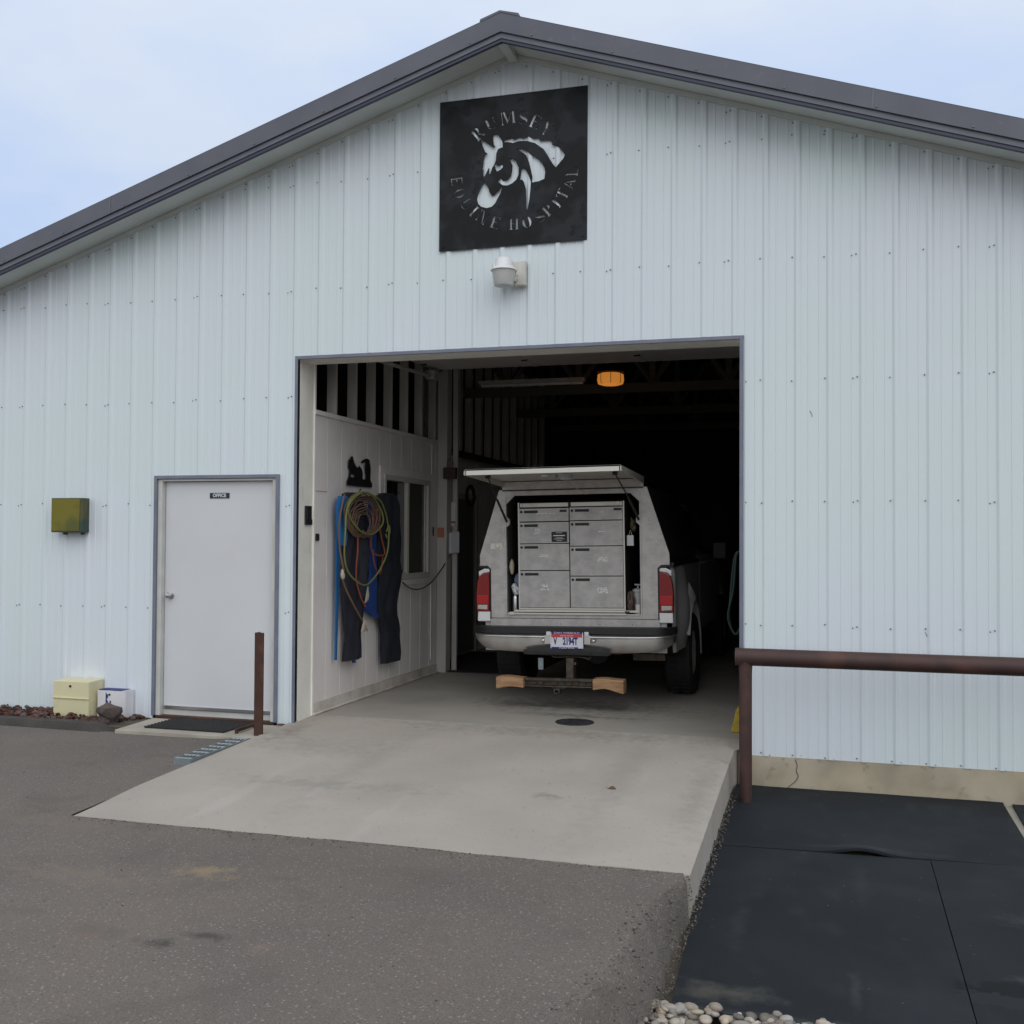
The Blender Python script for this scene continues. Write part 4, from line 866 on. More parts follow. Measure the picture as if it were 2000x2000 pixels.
# silhouette plaque
sil = [(0.918, 2.029), (1.483, 2.033), (1.488, 2.071), (1.445, 2.103), (1.451, 2.212), (1.422, 2.301), (1.358, 2.31), (1.277, 2.291), (1.224, 2.256), (1.264, 2.258), (1.331, 2.278), (1.319, 2.215), (1.326, 2.17), (1.348, 2.143), (1.335, 2.103), (1.262, 2.105), (1.266, 2.166), (1.238, 2.204), (1.185, 2.228), (1.164, 2.205), (1.106, 2.218), (1.048, 2.28), (1.039, 2.307), (1.001, 2.304), (0.989, 2.281), (0.951, 2.267), (0.94, 2.201), (0.978, 2.171), (0.954, 2.105), (0.917, 2.065)]
me = plate(sil, [[(.995, 2.112), (1.009, 2.14), (1.075, 2.139), (1.10, 2.112)]], .005)
g = MB(); g.raw(me, Matrix(((0, 0, 1, .02), (1, 0, 0, 0), (0, 1, 0, 0), (0, 0, 0, 1)))); g.cyl((0, 1.2, 2.06), (.02, 1.2, 2.06), .006, 8)
tag(g.build('metal_silhouette', 'black', origin=(.02, 1.2, 2.03)), 'black metal cut-out of a dog and a hydrant above the ropes', 'wall plaque')
# hooks
g = MB(); 
for yy, zz in ((.93, 1.95), (1.30, 1.90), (1.86, 1.96)): g.tube(catmull([(0.001, yy, zz-.02), (.06, yy, zz-.03), (.11, yy+.03, zz), (.13, yy+.06, zz+.05)], 6), .006, 8)
g.box(.001, .014, .85, 1.95, 1.90, 1.95)
tag(g.build('hook_rack', 'iron', origin=(0, 1.4, 1.9)), 'iron hook rack behind the ropes and coveralls', 'hook rack')

def garment(name, rows, xc, thick, mt, seed, origin, folds=5):
    """a hanging cloth: rows of (y0, y1, z), closed oval sections with folds"""
    g = MB(); R = []
    pts = catmull([(a, b, c) for a, b, c in rows], 4); n = 36
    vs = []
    for q in pts:
        a, b, z = q; cy = (a+b)/2; hw = (b-a)/2
        for k in range(n):
            t = 2*PI*k/n; w = 1+.03*math.sin(folds*t+seed+z*3)+.17*fbm(math.cos(t)*2+seed, math.sin(t)*2, z*4)
            f = thick*(1+.35*fbm(cy*3+seed, z*4))*(1+.9*fbm(t*2.2+seed+z*.8, z*2.2+seed, math.sin(t))+.5*fbm(t*5+z*2, z*5, seed))
            vs.append((xc+f*math.sin(t), cy+hw*w*math.cos(t), z))
    m_ = len(pts)
    g.add(vs, [(i*n+k, i*n+(k+1) % n, (i+1)*n+(k+1) % n, (i+1)*n+k) for i in range(m_-1) for k in range(n)], 0, True)
    g.add(vs[:n], [list(range(n))]); g.add(vs[-n:], [list(range(n))])
    return g
g = garment('coveralls', [(1.62, 1.74, 1.985), (1.44, 1.90, 1.93), (1.40, 1.98, 1.85), (1.42, 2.02, 1.716), (1.47, 2.015, 1.53), (1.497, 2.009, 1.344), (1.511, 2.05, 1.157), (1.505, 1.966, 0.971), (1.523, 1.96, 0.784), (1.595, 1.998, 0.684), (1.621, 2.026, 0.588), (1.588, 2.066, 0.404), (1.60, 2.05, 0.30)], .09, .055, 'navy', 1, None)
o = g.build('coveralls', 'navy', origin=(.08, 1.75, .3), smooth=80); tag(o, 'long dark navy coveralls hanging over the window\'s left side', 'coveralls')
lc = thing('coveralls', (.08, .95, .41), 'slate navy coveralls hanging behind the coiled ropes', 'coveralls')
g = garment('c', [(0.84, 0.98, 1.96), (0.73, 1.15, 1.878), (0.70, 1.26, 1.704), (0.74, 1.25, 1.531), (0.723, 1.24, 1.358), (0.727, 1.22, 1.185), (0.73, 1.19, 1.011), (0.746, 1.163, 0.837), (0.766, 1.143, 0.768), (0.798, 1.124, 0.66), (0.781, 1.136, 0.523), (0.771, 1.151, 0.415)], .07, .045, 'slate', 3, None)
g.build('cloth', 'slate', lc, smooth=80)
g = garment('c', [(.95, 1.19, 1.56), (.96, 1.20, 1.40), (.955, 1.19, 1.25), (.98, 1.15, 1.05), (1.0, 1.12, .98)], .115, .018, 'slate2', 5, None, 3)
g.build('front_flap', 'slate2', lc, smooth=80)
g = MB(); g.cyl((.09, .95, .43), (.09, .95, .385), .018, 10); g.build('strap_end', 'navyprint', lc)
g = MB(); g.add([(.05, .64, 1.72), (.05, .72, 1.70), (.055, .72, 1.45), (.05, .672, .44), (.05, .640, .44), (.05, .645, 1.28)], [(0, 1, 2, 3, 4, 5)])
g.prism([(.64, 1.72), (.72, 1.70), (.72, 1.45), (.672, .44), (.640, .44), (.645, 1.28)], .04, .055, 'x')
tag(g.build('nylon_strap', 'strap', origin=(.05, .64, .44)), 'long flat blue strap hanging left of the slate coveralls', 'strap')
g = MB(); g.prism([(1.30, 1.90), (1.45, 1.915), (1.47, 1.37), (1.50, 1.0), (1.54, .765), (1.50, .755), (1.36, .79), (1.20, .86), (1.27, 1.02), (1.34, 1.192)], .06, .085, 'x'); 
g.prism([(1.475, .80), (1.50, .80), (1.49, 1.05), (1.475, 1.05)], .0855, .090, 'x', 1)
tag(g.build('vest', ['blue', 'navy'], origin=(.07, 1.4, .76), bevel=.006), 'bright blue vest hanging between the two coveralls', 'vest')
g = garment('j', [(.66, .80, 1.92), (.60, .84, 1.84), (.61, .83, 1.66), (.64, .80, 1.52), (.66, .78, 1.47)], .07, .03, 'strap', 9, None)
tag(g.build('jacket', 'strap', origin=(.07, .72, 1.47), smooth=80), 'short bright blue jacket half hidden behind the coiled ropes', 'jacket')
def rope(name, pts, r, m, label, cat='rope', group='ropes hanging on the bay wall', closed=False, extra=None, x=.17):
    g = MB(); P = catmull([(x+(.012*math.sin(i*1.7)), a, b) for i, (a, b) in enumerate(pts)], 8, closed)
    g.tube(P, r, 7, closed=closed)
    if extra: extra(g)
    return tag(g.build(name, m if isinstance(m, list) else [m], origin=(x, pts[0][0], min(p[1] for p in pts)), smooth=180), label, cat, group)
def loopz(cy, cz, ry, rz, jit, seed, n=14):
    return [(cy+(ry+jit*fbm(i*.8+seed, 1))*math.cos(2*PI*i/n+PI/2), cz+(rz+jit*fbm(i*.8+seed, 2))*math.sin(2*PI*i/n+PI/2)) for i in range(n)]
rope('lasso', [(0.9, 1.955), (0.714, 1.91), (0.618, 1.833), (0.644, 1.74), (0.769, 1.636), (0.92, 1.583), (1.102, 1.571), (1.262, 1.607), (1.357, 1.686), (1.355, 1.776), (1.284, 1.864), (1.148, 1.926), (0.989, 1.953),
     (.87, 1.96), (0.665, 1.887), (0.549, 1.748), (0.524, 1.592), (0.545, 1.384), (0.631, 1.236), (0.804, 1.135), (0.982, 1.104), (1.164, 1.143), (1.325, 1.238), (1.461, 1.393), (1.528, 1.574), (1.525, 1.689), (1.424, 1.801), (1.283, 1.898), (1.094, 1.95)],
     .0085, 'ropegreen', 'yellow-green lasso with one long loop', closed=True, extra=lambda g: g.tube(catmull([(.17, 1.50, 1.60), (.185, 1.53, 1.66), (.185, 1.55, 1.60), (.17, 1.53, 1.54), (.165, 1.50, 1.58)], 5), .009, 7), x=.185)
g = MB()
for k in range(11):
    g.tube(catmull([(.155+.006*(k % 3), a, b) for a, b in loopz(.99+.03*fbm(k, 3), 1.755-.008*k+.02*fbm(k, 9), .40-.026*k, .215-.013*k, .04, k*3)], 6, True), .0065, 6, closed=True, m=k % 2)
tag(g.build('coiled_rope', ['ropebrown', 'ropetan'], origin=(.16, 1, 1.5), smooth=180), 'thick bundle of brown rope coils inside the green lasso', 'rope', 'ropes hanging on the bay wall')
rope('lead_rope', [(0.882, 1.60), (0.86, 1.433), (0.864, 1.272), (0.892, 1.132), (0.946, 1.0), (1.051, 0.896)], .008, 'ropeorange', 'orange lead rope hanging straight down over the slate coveralls', x=.15)
rope('lead_rope', [(1.24, 1.82), (1.20, 1.60), (1.183, 1.518), (1.239, 1.407), (1.377, 1.371), (1.489, 1.392), (1.458, 1.529), (1.37, 1.709), (1.285, 1.82)], .008, 'ropeorange', 'bright orange halter rope looped over the blue vest',
     extra=lambda g: g.tube(catmull([(.15, 1.225, 1.429), (.15, 1.255, 1.317), (.15, 1.339, 1.215), (.15, 1.422, 1.212), (.15, 1.467, 1.37)], 6), .007, 7), x=.15)
def tass(g):
    for k in range(7):
        a = (k-3)*.012; g.tube([(.15, 1.035, .755), (.15+.008*math.sin(k), 1.045+a, .72), (.15+.01*math.sin(k*2), 1.055+a*2, .665+.01*(k % 3))], .008, 5, 1)
    g.blob((.15, 1.04, .75), (.014, .02, .02), 2, .3, 2, m=1)
    g.blob((.15, .572, 1.215), (.018, .022, .045), 2, .6, 3, m=1)
rope('lead_rope', [(0.60, 1.93), (0.546, 1.883), (0.503, 1.695), (0.519, 1.488), (0.546, 1.322), (0.571, 1.249), (0.584, 1.19), (0.671, 1.067), (0.809, 0.912), (0.963, 0.794), (1.035, 0.75)], .0085, ['ropetan', 'tassel'], 'tan lead rope at far left ending in a frayed tassel', extra=tass, x=.15)
g = MB()
for k in range(5): g.tube([(.14, 1.14, 1.08), (.14, 1.135+.012*(k-2), 1.0), (.14, 1.11+.014*(k-2), .93+.006*k)], .007, 5)
tag(g.build('rope_tassel', 'tassel', origin=(.14, 1.14, .93), smooth=180), 'grey frayed rope end hanging between slate coveralls and blue vest', 'rope', 'ropes hanging on the bay wall')

# ceiling lights
fl = thing('tube_light', (.75, 4.5, 3.46), 'unlit fluorescent tube fixture hung below the bay ceiling', 'tube light')
g = MB(); g.prism([(4.44, 3.50), (4.56, 3.50), (4.54, 3.455), (4.46, 3.455)], .14, 1.49, 'x'); g.build('housing', 'stud', fl)
g = MB(); g.cyl((.17, 4.48, 3.442), (1.46, 4.48, 3.442), .013, 10); g.cyl((.17, 4.53, 3.442), (1.46, 4.53, 3.442), .013, 10); g.build('tube', 'text', fl)
ol = thing('amber_lamp', (1.9, 4.0, 3.3), 'glowing amber lamp hanging from the bay ceiling', 'lamp')
g = MB(); g.lathe((1.90, 4.0, 3.36), [(.0, -.035), (.10, -.035), (.145, -.02), (.155, .02), (.150, .085), (.12, .10)], 32); g.build('lamp_glass', 'glow', ol, smooth=60)
g = MB()
for k in range(8):
    a = k*PI/4+.2; g.tube([(1.90+.158*math.cos(a), 4+.158*math.sin(a), 3.47), (1.90+.160*math.cos(a), 4+.160*math.sin(a), 3.36), (1.90+.146*math.cos(a), 4+.146*math.sin(a), 3.335)], .0035, 5)
g.lathe((1.90, 4.0, 3.47), [(.165, 0), (.15, .03), (.08, .08), (.04, .14), (0, .14)], 24); g.build('lamp_cage', 'iron', ol)
ld = bpy.data.lights.new('lamp_bulb', 'POINT'); ld.energy = .22; ld.color = (1, .5, .15); ld.shadow_soft_size = .12
lo_ = bpy.data.objects.new('lamp_bulb', ld); S.collection.objects.link(lo_); lo_.parent = ol; lo_.location = (0, 0, -.10)

# ================================================================== PICKUP TRUCK (local frame: x right, y forward, z up; rear face y=0)
TR = thing('pickup_truck', (2.06, 1.5, 0), 'white pickup with a raised vet-box lid, backed up to the bay opening', 'pickup truck', rot=(0, -.018, 0))
def tb(g, name, m, parent=None, **k): return g.build(name, m, parent or TR, local=True, **k)
AY, AZ, AR = 1.15, .40, .50
arch = [(AY+AR*math.cos(math.radians(a)), max(AZ, AZ)+AR*math.sin(math.radians(a))) for a in range(0, 181, 12)]
for s_ in (-1, 1):
    g = MB()
    pts = [(.64, 1.31), (2.12, 1.31), (2.12, .52), (AY+AR, .50)]+[p for p in arch if p[1] > AZ-.01 and p[0] > .64]+[(.64, .62)]
    pts = [(.66, 1.31), (2.12, 1.31), (2.12, .52), (AY+AR, .50)]+[p for p in arch if p[0] > .67]
    g.prism(pts, s_*.86, s_*.925, 'x')
    def skin(u, v, s_=s_):
        z0_ = .50 if s_ > 0 else .60; z = z0_+(1.31-z0_)*v
        zz = min(max(z-AZ, 0), AR); ye = AY-math.sqrt(max(0, AR*AR-zz*zz)) if z < AZ+AR else AY
        ye = min(ye, .68) if z > AZ+AR*.9 else min(ye, .68)
        ys_ = .03+.05*smoothstep(.62, .47, z); y = ys_+(ye-ys_)*u
        b = math.exp(-((z-.86)/.34)**2)
        return (s_*(.905+.024*smoothstep(0, .12, u)+.062*smoothstep(.25, 1, u)*b-.02*smoothstep(1.2, 1.31, z)), y, z)
    g.grid(20, 30, skin)
    ring = []
    for i in range(0, 25):
        t = math.radians(-8+(164 if s_ > 0 else 150)*i/24)
        for rr, xx in ((AR-.03, .90), (AR-.012, .975), (AR, .988), (AR+.05, .990), (AR+.13, .955), (AR+.20, .925)):
            if i > 14 and rr > AR: rr = AR+(rr-AR)*.3
            ring.append((s_*xx, AY+rr*math.cos(t), AZ+rr*math.sin(t)))
    g.add(ring, [(i*6+j, i*6+j+1, (i+1)*6+j+1, (i+1)*6+j) for i in range(24) for j in range(5)], 0, True)
    g.prism([(.04, 1.285), (.04, 1.318), (2.1, 1.318), (2.1, 1.285)], s_*.80, s_*.928, 'x', 1)
    body = tb(g, 'bed_side', ['truckwhite', 'black'])
# rear corner pieces and sill
for s_ in (-1, 1):
    g = MB(); g.prism([(s_*.80, 1.238), (s_*.80, 1.27), (s_*.86, 1.272), (s_*.915, 1.245), (s_*.912, 1.19), (s_*.87, 1.228)], -.01, .034, 'y')
    tb(g, 'rear_corner', 'truckwhite', bevel=.008)
    g = MB(); g.prism([(s_*.800, .775), (s_*.800, .868), (s_*.922, .868), (s_*.925, .775)], -.022, .034, 'y'); tb(g, 'rear_corner', 'truckwhite', bevel=.008)
g = MB(); g.box(-.80, .80, -.005, .02, .735, .805); g.box(-.86, .86, .02, .05, .50, .80); g.box(-.858, .858, .05, 2.1, .60, .66, 1)
for xx in (-.12, .25, .55): g.box(xx-.004, xx+.004, -.008, -.005, .752, .76, 1)
tb(g, 'tail_sill', ['alu', 'dark'], bevel=.003)
# tail lamps
for s_ in (-1, 1):
    g = MB(); out = [(.806, .935), (.806, 1.232), (.86, 1.228), (.895, 1.205), (.915, 1.165), (.925, 1.09), (.930, 1.0), (.929, .935)]
    g.prism([(s_*a, b) for a, b in out], -.035, .03, 'y', 0)
    g.prism([(s_*a, b) for a, b in [(.812, .94), (.812, 1.02), (.922, 1.02), (.922, .94)]], -.040, -.0352, 'y', 1)
    l = tb(g, 'taillight', ['redlens', 'redlens2'], bevel=.008); 
    g = MB(); g.prism([(s_*a, b) for a, b in [(.822, .888), (.822, .932), (.915, .932), (.915, .893)]], -.038, .03, 'y', 0)
    for k in range(5): g.prism([(s_*(.832+.018*k), .893), (s_*(.835+.018*k), .893), (s_*(.835+.018*k), .928), (s_*(.832+.018*k), .928)], -.040, -.0385, 'y', 1)
    tb(g, 'reverse_lens', ['clearlens', 'alu'], l)
    g = MB(); g.prism([(s_*a, b) for a, b in [(.808, .874), (.808, .934), (.822, .934), (.822, .888), (.915, .888), (.915, .934), (.929, .934), (.924, .874)]], -.033, .03, 'y'); tb(g, 'lens_rim', 'redlens', l)
    g = MB(); g.prism([(s_*a, b) for a, b in [(.792, .80), (.805, .80), (.805, 1.262), (.83, 1.282), (.905, 1.282), (.905, 1.296), (.82, 1.296), (.792, 1.27)]], -.012, .03, 'y'); tb(g, 'lamp_seal', 'black', l)
# shell (utility box) on the bed
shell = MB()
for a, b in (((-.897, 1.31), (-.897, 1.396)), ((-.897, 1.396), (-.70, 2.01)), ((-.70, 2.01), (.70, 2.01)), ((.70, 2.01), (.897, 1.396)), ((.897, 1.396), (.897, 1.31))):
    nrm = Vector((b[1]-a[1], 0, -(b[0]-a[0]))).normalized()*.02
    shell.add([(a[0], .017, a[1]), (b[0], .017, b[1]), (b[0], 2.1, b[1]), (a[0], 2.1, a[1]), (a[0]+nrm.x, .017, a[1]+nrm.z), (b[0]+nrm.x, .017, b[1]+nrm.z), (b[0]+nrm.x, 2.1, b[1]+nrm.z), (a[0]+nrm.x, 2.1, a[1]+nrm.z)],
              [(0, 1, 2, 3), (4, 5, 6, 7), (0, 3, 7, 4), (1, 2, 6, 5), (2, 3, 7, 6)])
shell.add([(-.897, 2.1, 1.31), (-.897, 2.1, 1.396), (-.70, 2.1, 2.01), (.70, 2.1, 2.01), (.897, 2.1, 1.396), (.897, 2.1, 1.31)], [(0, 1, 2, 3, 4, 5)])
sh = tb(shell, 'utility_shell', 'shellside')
me = plate([(-.897, 1.396), (-.70, 2.01), (.70, 2.01), (.897, 1.396), (.897, 1.30), (.82, 1.30), (.788, 1.27), (.788, .81), (-.788, .81), (-.788, 1.27), (-.82, 1.30), (-.897, 1.30)],
           [[(-.632, .85), (.632, .85), (.632, 1.66), (.600, 1.69), (.600, 1.73), (.632, 1.76), (.632, 1.878), (.55, 1.956), (-.55, 1.956), (-.632, 1.878), (-.632, 1.76), (-.600, 1.73), (-.600, 1.69), (-.632, 1.66)]], .03)
g = MB(); g.raw(me, face_front(0, 0, 0)); tb(g, 'rear_panel', 'alu', sh)
g = MB(); g.box(-.668, .668, -.012, .03, 2.012, 2.085); g.box(-.67, .67, -.018, -.013, 1.998, 2.012, 1); g.box(-.645, -.632, -.022, -.0155, .84, 1.95); g.box(.632, .645, -.022, -.0155, .84, 1.95); tb(g, 'header_trim', ['alu', 'rusty'], sh)
g = MB(); g.box(-.63, .63, 1.0, 1.02, .84, 1.97); g.box(-.655, -.635, .016, 1.0, .84, 1.96); g.box(.635, .655, .016, 1.0, .84, 1.96); g.box(-.63, .63, .016, 1.0, .828, .846, 1); g.box(-.63, .63, .016, 1.0, 1.96, 1.975)
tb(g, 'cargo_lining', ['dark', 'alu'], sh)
g = MB(); g.box(-.79, -.74, -.019, -.0155, 1.455, 1.51); g.box(-.745, -.675, -.019, -.0155, 1.455, 1.51); g.lathe((-.715, -.016, 1.482), [(0, -.016), (.018, -.014), (.022, .0)], 20, axis='y'); tb(g, 'shell_lock', 'alubright', sh, bevel=.001)
g = MB(); g.box(-.56, .62, -.028, -.0155, .868, .886); g.box(-.62, .50, -.038, -.016, .845, .860); g.box(.50, .62, -.028, -.016, .842, .852); g.box(-.60, -.56, -.045, -.016, .842, .868); g.box(.49, .53, -.045, -.016, .862, .880, 1); tb(g, 'slide_rail', ['alubright', 'iron'], sh)
# drawer cabinet
g = MB(); g.box(-.522, .489, .012, .95, .888, 1.888, 1)
g.box(-.522, -.510, .0, .012, .888, 1.888); g.box(.476, .489, .0, .012, .888, 1.888); g.box(-.510, .476, .0, .012, .888, .904); 
cab_ = tb(g, 'drawer_cabinet', ['alubright', 'iron'], sh) if False else tb(g, 'drawer_cabinet', ['alubright', 'iron'])
Lrows = [(1.712, 1.829), (1.506, 1.700), (1.256, 1.497), (.909, 1.246)]
Rrows = [(1.716, 1.833), (1.480, 1.706), (1.203, 1.471), (.909, 1.194)]
def stripes(g, cx_, cz, n, w0, w1):
    for k in range(n):
        w = w0+(w1-w0)*k/max(1, n-1); z = cz+.014*(n/2-k)
        k2 = int(w/.010)
        for q in range(k2):
            if random.random() < .12: continue
            xx = cx_-w/2+w*q/k2; g.box(xx, xx+.0080, -.0135, -.0115, z, z+random.choice((.006, .009)), 0)
for xa, xb, rows, labs in ((-.508, -.030, Lrows, [(.02, 1, .18, .18), (-.06, 4, .05, .08), (0, 2, .06, .09), (0, 4, .06, .09)]), (-.020, .474, Rrows, [(.05, 1, .05, .06), (.05, 1, .06, .06), (.06, 3, .08, .10), (.05, 4, .09, .11)])):
    for (z0, z1), (lx, n, w0, w1) in zip(rows, labs):
        g = MB(); g.box(xa, xb, -.011, .011, z0, z1); g.box(xa-.0, xb, -.0125, -.0115, z1-.004, z1, 1)
        d = tb(g, 'drawer', ['drawer', 'alubright'], cab_, bevel=.002)
        g = MB(); g.box(xa+.050, xa+.182, -.016, -.0112, z1-.040, z1-.016); g.box(xa+.056, xa+.176, -.019, -.0165, z1-.033, z1-.029)
        g.lathe((xa+.022, -.011, z1-.028), [(0, -.010), (.011, -.009), (.013, 0)], 14, axis='y'); stripes_g = g
        o = tb(g, 'drawer_handle', 'black', cab_, bevel=.001)
        g = MB(); stripes(g, (xa+xb)/2+lx, z0+(z1-z0)*.52, n, w0, w1)
        if g.v: tb(g, 'drawer_label', 'text', cab_)
g = MB(); g.box(-.195, -.048, -.0165, -.0113, 1.517, 1.612); 
for k, (w, z) in enumerate(((.06, 1.60), (.11, 1.572), (.07, 1.553), (.10, 1.543), (.05, 1.528))): g.box(-.1215-w/2, -.1215+w/2, -.0172, -.0166, z, z+(.008 if k == 1 else .003), 1)
tb(g, 'maker_plate', ['black', 'text'], cab_)
g = MB(); g.box(-.115, -.050, -.0165, -.0113, 1.795, 1.815); tb(g, 'number_plate', 'black', cab_)
g = MB(); g.box(.395, .468, -.0165, -.0113, 1.80, 1.822); tb(g, 'number_plate', 'black', cab_)
for xa, xb in ((-.500, -.036), (-.010, .470)):
    g = MB(); g.box(xa, xb, -.006, .011, 1.845, 1.882); tb(g, 'top_tray', 'alubright', cab_, bevel=.002)
g = MB(); g.box(-.47, -.37, -.022, -.0065, 1.858, 1.872); g.box(-.495, -.475, -.02, -.0065, 1.85, 1.882); g.box(-.36, -.34, -.02, -.0065, 1.852, 1.878); tb(g, 'latch', 'alubright', cab_, bevel=.002); g = MB(); g.box(.31, .41, -.022, -.0065, 1.858, 1.872); g.box(.42, .45, -.02, -.0065, 1.852, 1.882); tb(g, 'latch', 'alubright', cab_, bevel=.002)
# raised lid and struts
g = MB(); y1, y0 = .02, -1.12
def LZ(y): return 2.104+(y1-y)/(y1-y0)*.034
for s0, s1, d0, d1 in ((-.665, .665, 0, -.010),):
    g.add([(-.665, y0, LZ(y0)), (.665, y0, LZ(y0)), (.675, y1, LZ(y1)), (-.675, y1, LZ(y1)), (-.665, y0, LZ(y0)-.012), (.665, y0, LZ(y0)-.012), (.675, y1, LZ(y1)-.012), (-.675, y1, LZ(y1)-.012)],
          [(0, 1, 2, 3), (4, 5, 6, 7), (0, 1, 5, 4), (2, 3, 7, 6), (0, 3, 7, 4), (1, 2, 6, 5)])
for xa, xb in ((-.672, -.655), (.655, .672)):
    g.add([(xa, y0, LZ(y0)-.013), (xb, y0, LZ(y0)-.013), (xb, y1, LZ(y1)-.013), (xa, y1, LZ(y1)-.013), (xa, y0, LZ(y0)-.050), (xb, y0, LZ(y0)-.050), (xb, y1, LZ(y1)-.062), (xa, y1, LZ(y1)-.062)],
          [(0, 1, 2, 3), (4, 5, 6, 7), (0, 1, 5, 4), (2, 3, 7, 6), (0, 3, 7, 4), (1, 2, 6, 5)])
g.box(-.664, .664, y0, y0+.016, LZ(y0)-.050, LZ(y0)-.001); g.box(-.60, .60, y0+.12, y0+.14, LZ(y0)-.045, LZ(y0)-.014)
lid = tb(g, 'lid', 'alubright')
g = MB(); g.box(-.13, .03, -.75, -.66, 2.075, 2.10); g.lathe((.11, -.70, 2.095), [(.065, 0), (.06, -.03), (.04, -.045), (0, -.047)], 24); g.box(-.09, -.04, -.7505, -.755, 2.082, 2.095, 1)
tb(g, 'lid_light', ['jug', 'text'], lid)
g = MB()
for s_ in (-1, 1):
    g = MB(); g.cyl((s_*.56, -.80, 2.085), (s_*.60, -.40, 1.90), .006, 10); g.cyl((s_*.60, -.40, 1.90), (s_*.625, -.03, 1.715), .011, 10); g.cyl((s_*.54, -.80, 2.09), (s_*.58, -.80, 2.09), .016, 10)
    tb(g, 'gas_strut', 'black', lid)
g = MB(); g.tube(catmull([(.10, -.68, 2.06), (.115, -.4, 2.0), (.12, -.05, 1.98), (.14, -.0, 1.95)], 6), .003, 6); tb(g, 'lid_wire', 'jug', lid); g = MB(); g.tube([(-.40, -.55, 2.09), (-.40, -.05, 2.02)], .003, 6); tb(g, 'lid_wire', 'jug', lid)
# bumper
g = MB()
def bend(u): return .13*abs(u)**12
def bmp(u, v):
    s_ = 2*u-1; zt = .672; zb = .500+.02*abs(s_)**2+.085*abs(s_)**9
    z = zb+(zt-zb)*v; y = -.145-.026*smoothstep(.80, .84, v)*smoothstep(1.0, .90, v)+bend(s_)+.035*(1-v)**3-.004*v
    c_ = smoothstep(.34, .22, abs(s_)) if False else 0
    return (.945*s_, y, z)
g.grid(70, 40, bmp); bp = tb(g, 'bumper', 'chrome', smooth=60)
sol = bp.modifiers.new('thick', 'SOLIDIFY'); sol.thickness = .004; sol.offset = -1
g = MB(); 
def padf(u, v):
    s_ = 2*u-1; t = v*2*PI; r = (.034, .05)
    yy = -.10+bend(s_)+.062*max(-1, min(1, 1.6*math.cos(t))); zz = .709+.030*max(-1, min(1, 1.8*math.sin(t))); return (.945*s_, yy, zz)
g.grid(60, 24, padf); g.box(-.93, .93, -.04, .0, .676, .735); tb(g, 'bumper_pad', 'black', bp, smooth=50)
g = MB()
def stp(u, v):
    s_ = 2*u-1; z = .492+.072*v*(1-.5*abs(s_)**4); return (-.03+.41*s_, -.178-.006*math.sin(PI*v)+.02*abs(s_)**3, z)
g.grid(30, 6, stp); g.box(-.42, .36, -.172, -.05, .488, .50); tb(g, 'bumper_step', 'rubber', bp, smooth=60)
g = MB(); g.box(-.235, .195, -.176, -.16, .585, .668, 0); g.lathe((-.225-.02, -.172, .618), [(0, -.014), (.012, -.010), (.018, 0)], 14, axis='y', m=0); g.lathe((.225, -.172, .618), [(0, -.014), (.012, -.010), (.018, 0)], 14, axis='y', m=0)
g.box(-.215, -.175, -.182, -.17, .665, .700, 1); g.box(.140, .180, -.182, -.17, .665, .700, 1); tb(g, 'plate_recess', ['chrome', 'whitebox'], bp, bevel=.003)
lp = MB(); lp.box(-.172, .134, -.192, -.186, .546, .698, 1); 
lp.box(-.163, .125, -.1935, -.1921, .563, .680, 0); lp.box(-.163, .125, -.1943, -.1936, .650, .680, 2)
lp.raw(text('V', .088, .55, bold=.004), face_front(-.128, -.1945, .612), 3); lp.raw(text('2194T', .088, .60, bold=.004), face_front(.012, -.1945, .612), 3)
lp.raw(text('SCENIC IDAHO', .018, 1.0), face_front(-.02, -.1947, .665), 0)
lp.raw(text('DAN WIEBOLD', .024, 1.45), face_front(-.02, -.1925, .690), 0) ; lp.raw(text('NAMPA', .022, 1.9), face_front(-.02, -.1925, .554), 0)
lp.box(.085, .122, -.1950, -.1944, .552, .572, 0)
for xx in (-.168, .128): lp.box(xx-.004, xx+.004, -.1945, -.192, .55, .695, 0)
tb(lp, 'licence_plate', ['plate', 'navyprint', 'platered', 'navyprint'], bp)
# hitch with wooden blocks
g = MB(); g.box(-.028, .040, -.20, -.10, .23, .462); g.box(.04, .062, -.19, -.16, .40, .425); g.box(-.30, .30, -.06, .0, .47, .50); g.tube(catmull([(-.18, -.12, .475), (-.14, -.12, .462), (.0, -.12, .468), (.12, -.12, .462), (.16, -.12, .45), (.19, -.12, .47)], 5), .008, 6)
g.box(-.42, .25, -.26, -.20, .262, .285); g.box(-.42, .25, -.255, -.205, .205, .218); g.box(-.42, .25, -.225, -.215, .218, .262)
for k in range(9): g.cyl((-.3+.065*k, -.258, .24), (-.3+.065*k, -.225, .24), .008, 8)
g.box(-.15, -.02, -.25, -.20, .195, .2045); g.box(-.125, -.112, -.29, -.20, .150, .195); g.box(-.083, -.070, -.29, -.20, .150, .195); g.box(-.112, -.083, -.29, -.20, .182, .195); g.box(-.112, -.083, -.29, -.20, .150, .162)
hi_ = tb(g, 'hitch_frame', 'rusty', bevel=.003)
g = MB(); g.box(-.31, -.262, -.12, -.115, .345, .452); tb(g, 'tag_plate', 'galv', hi_)
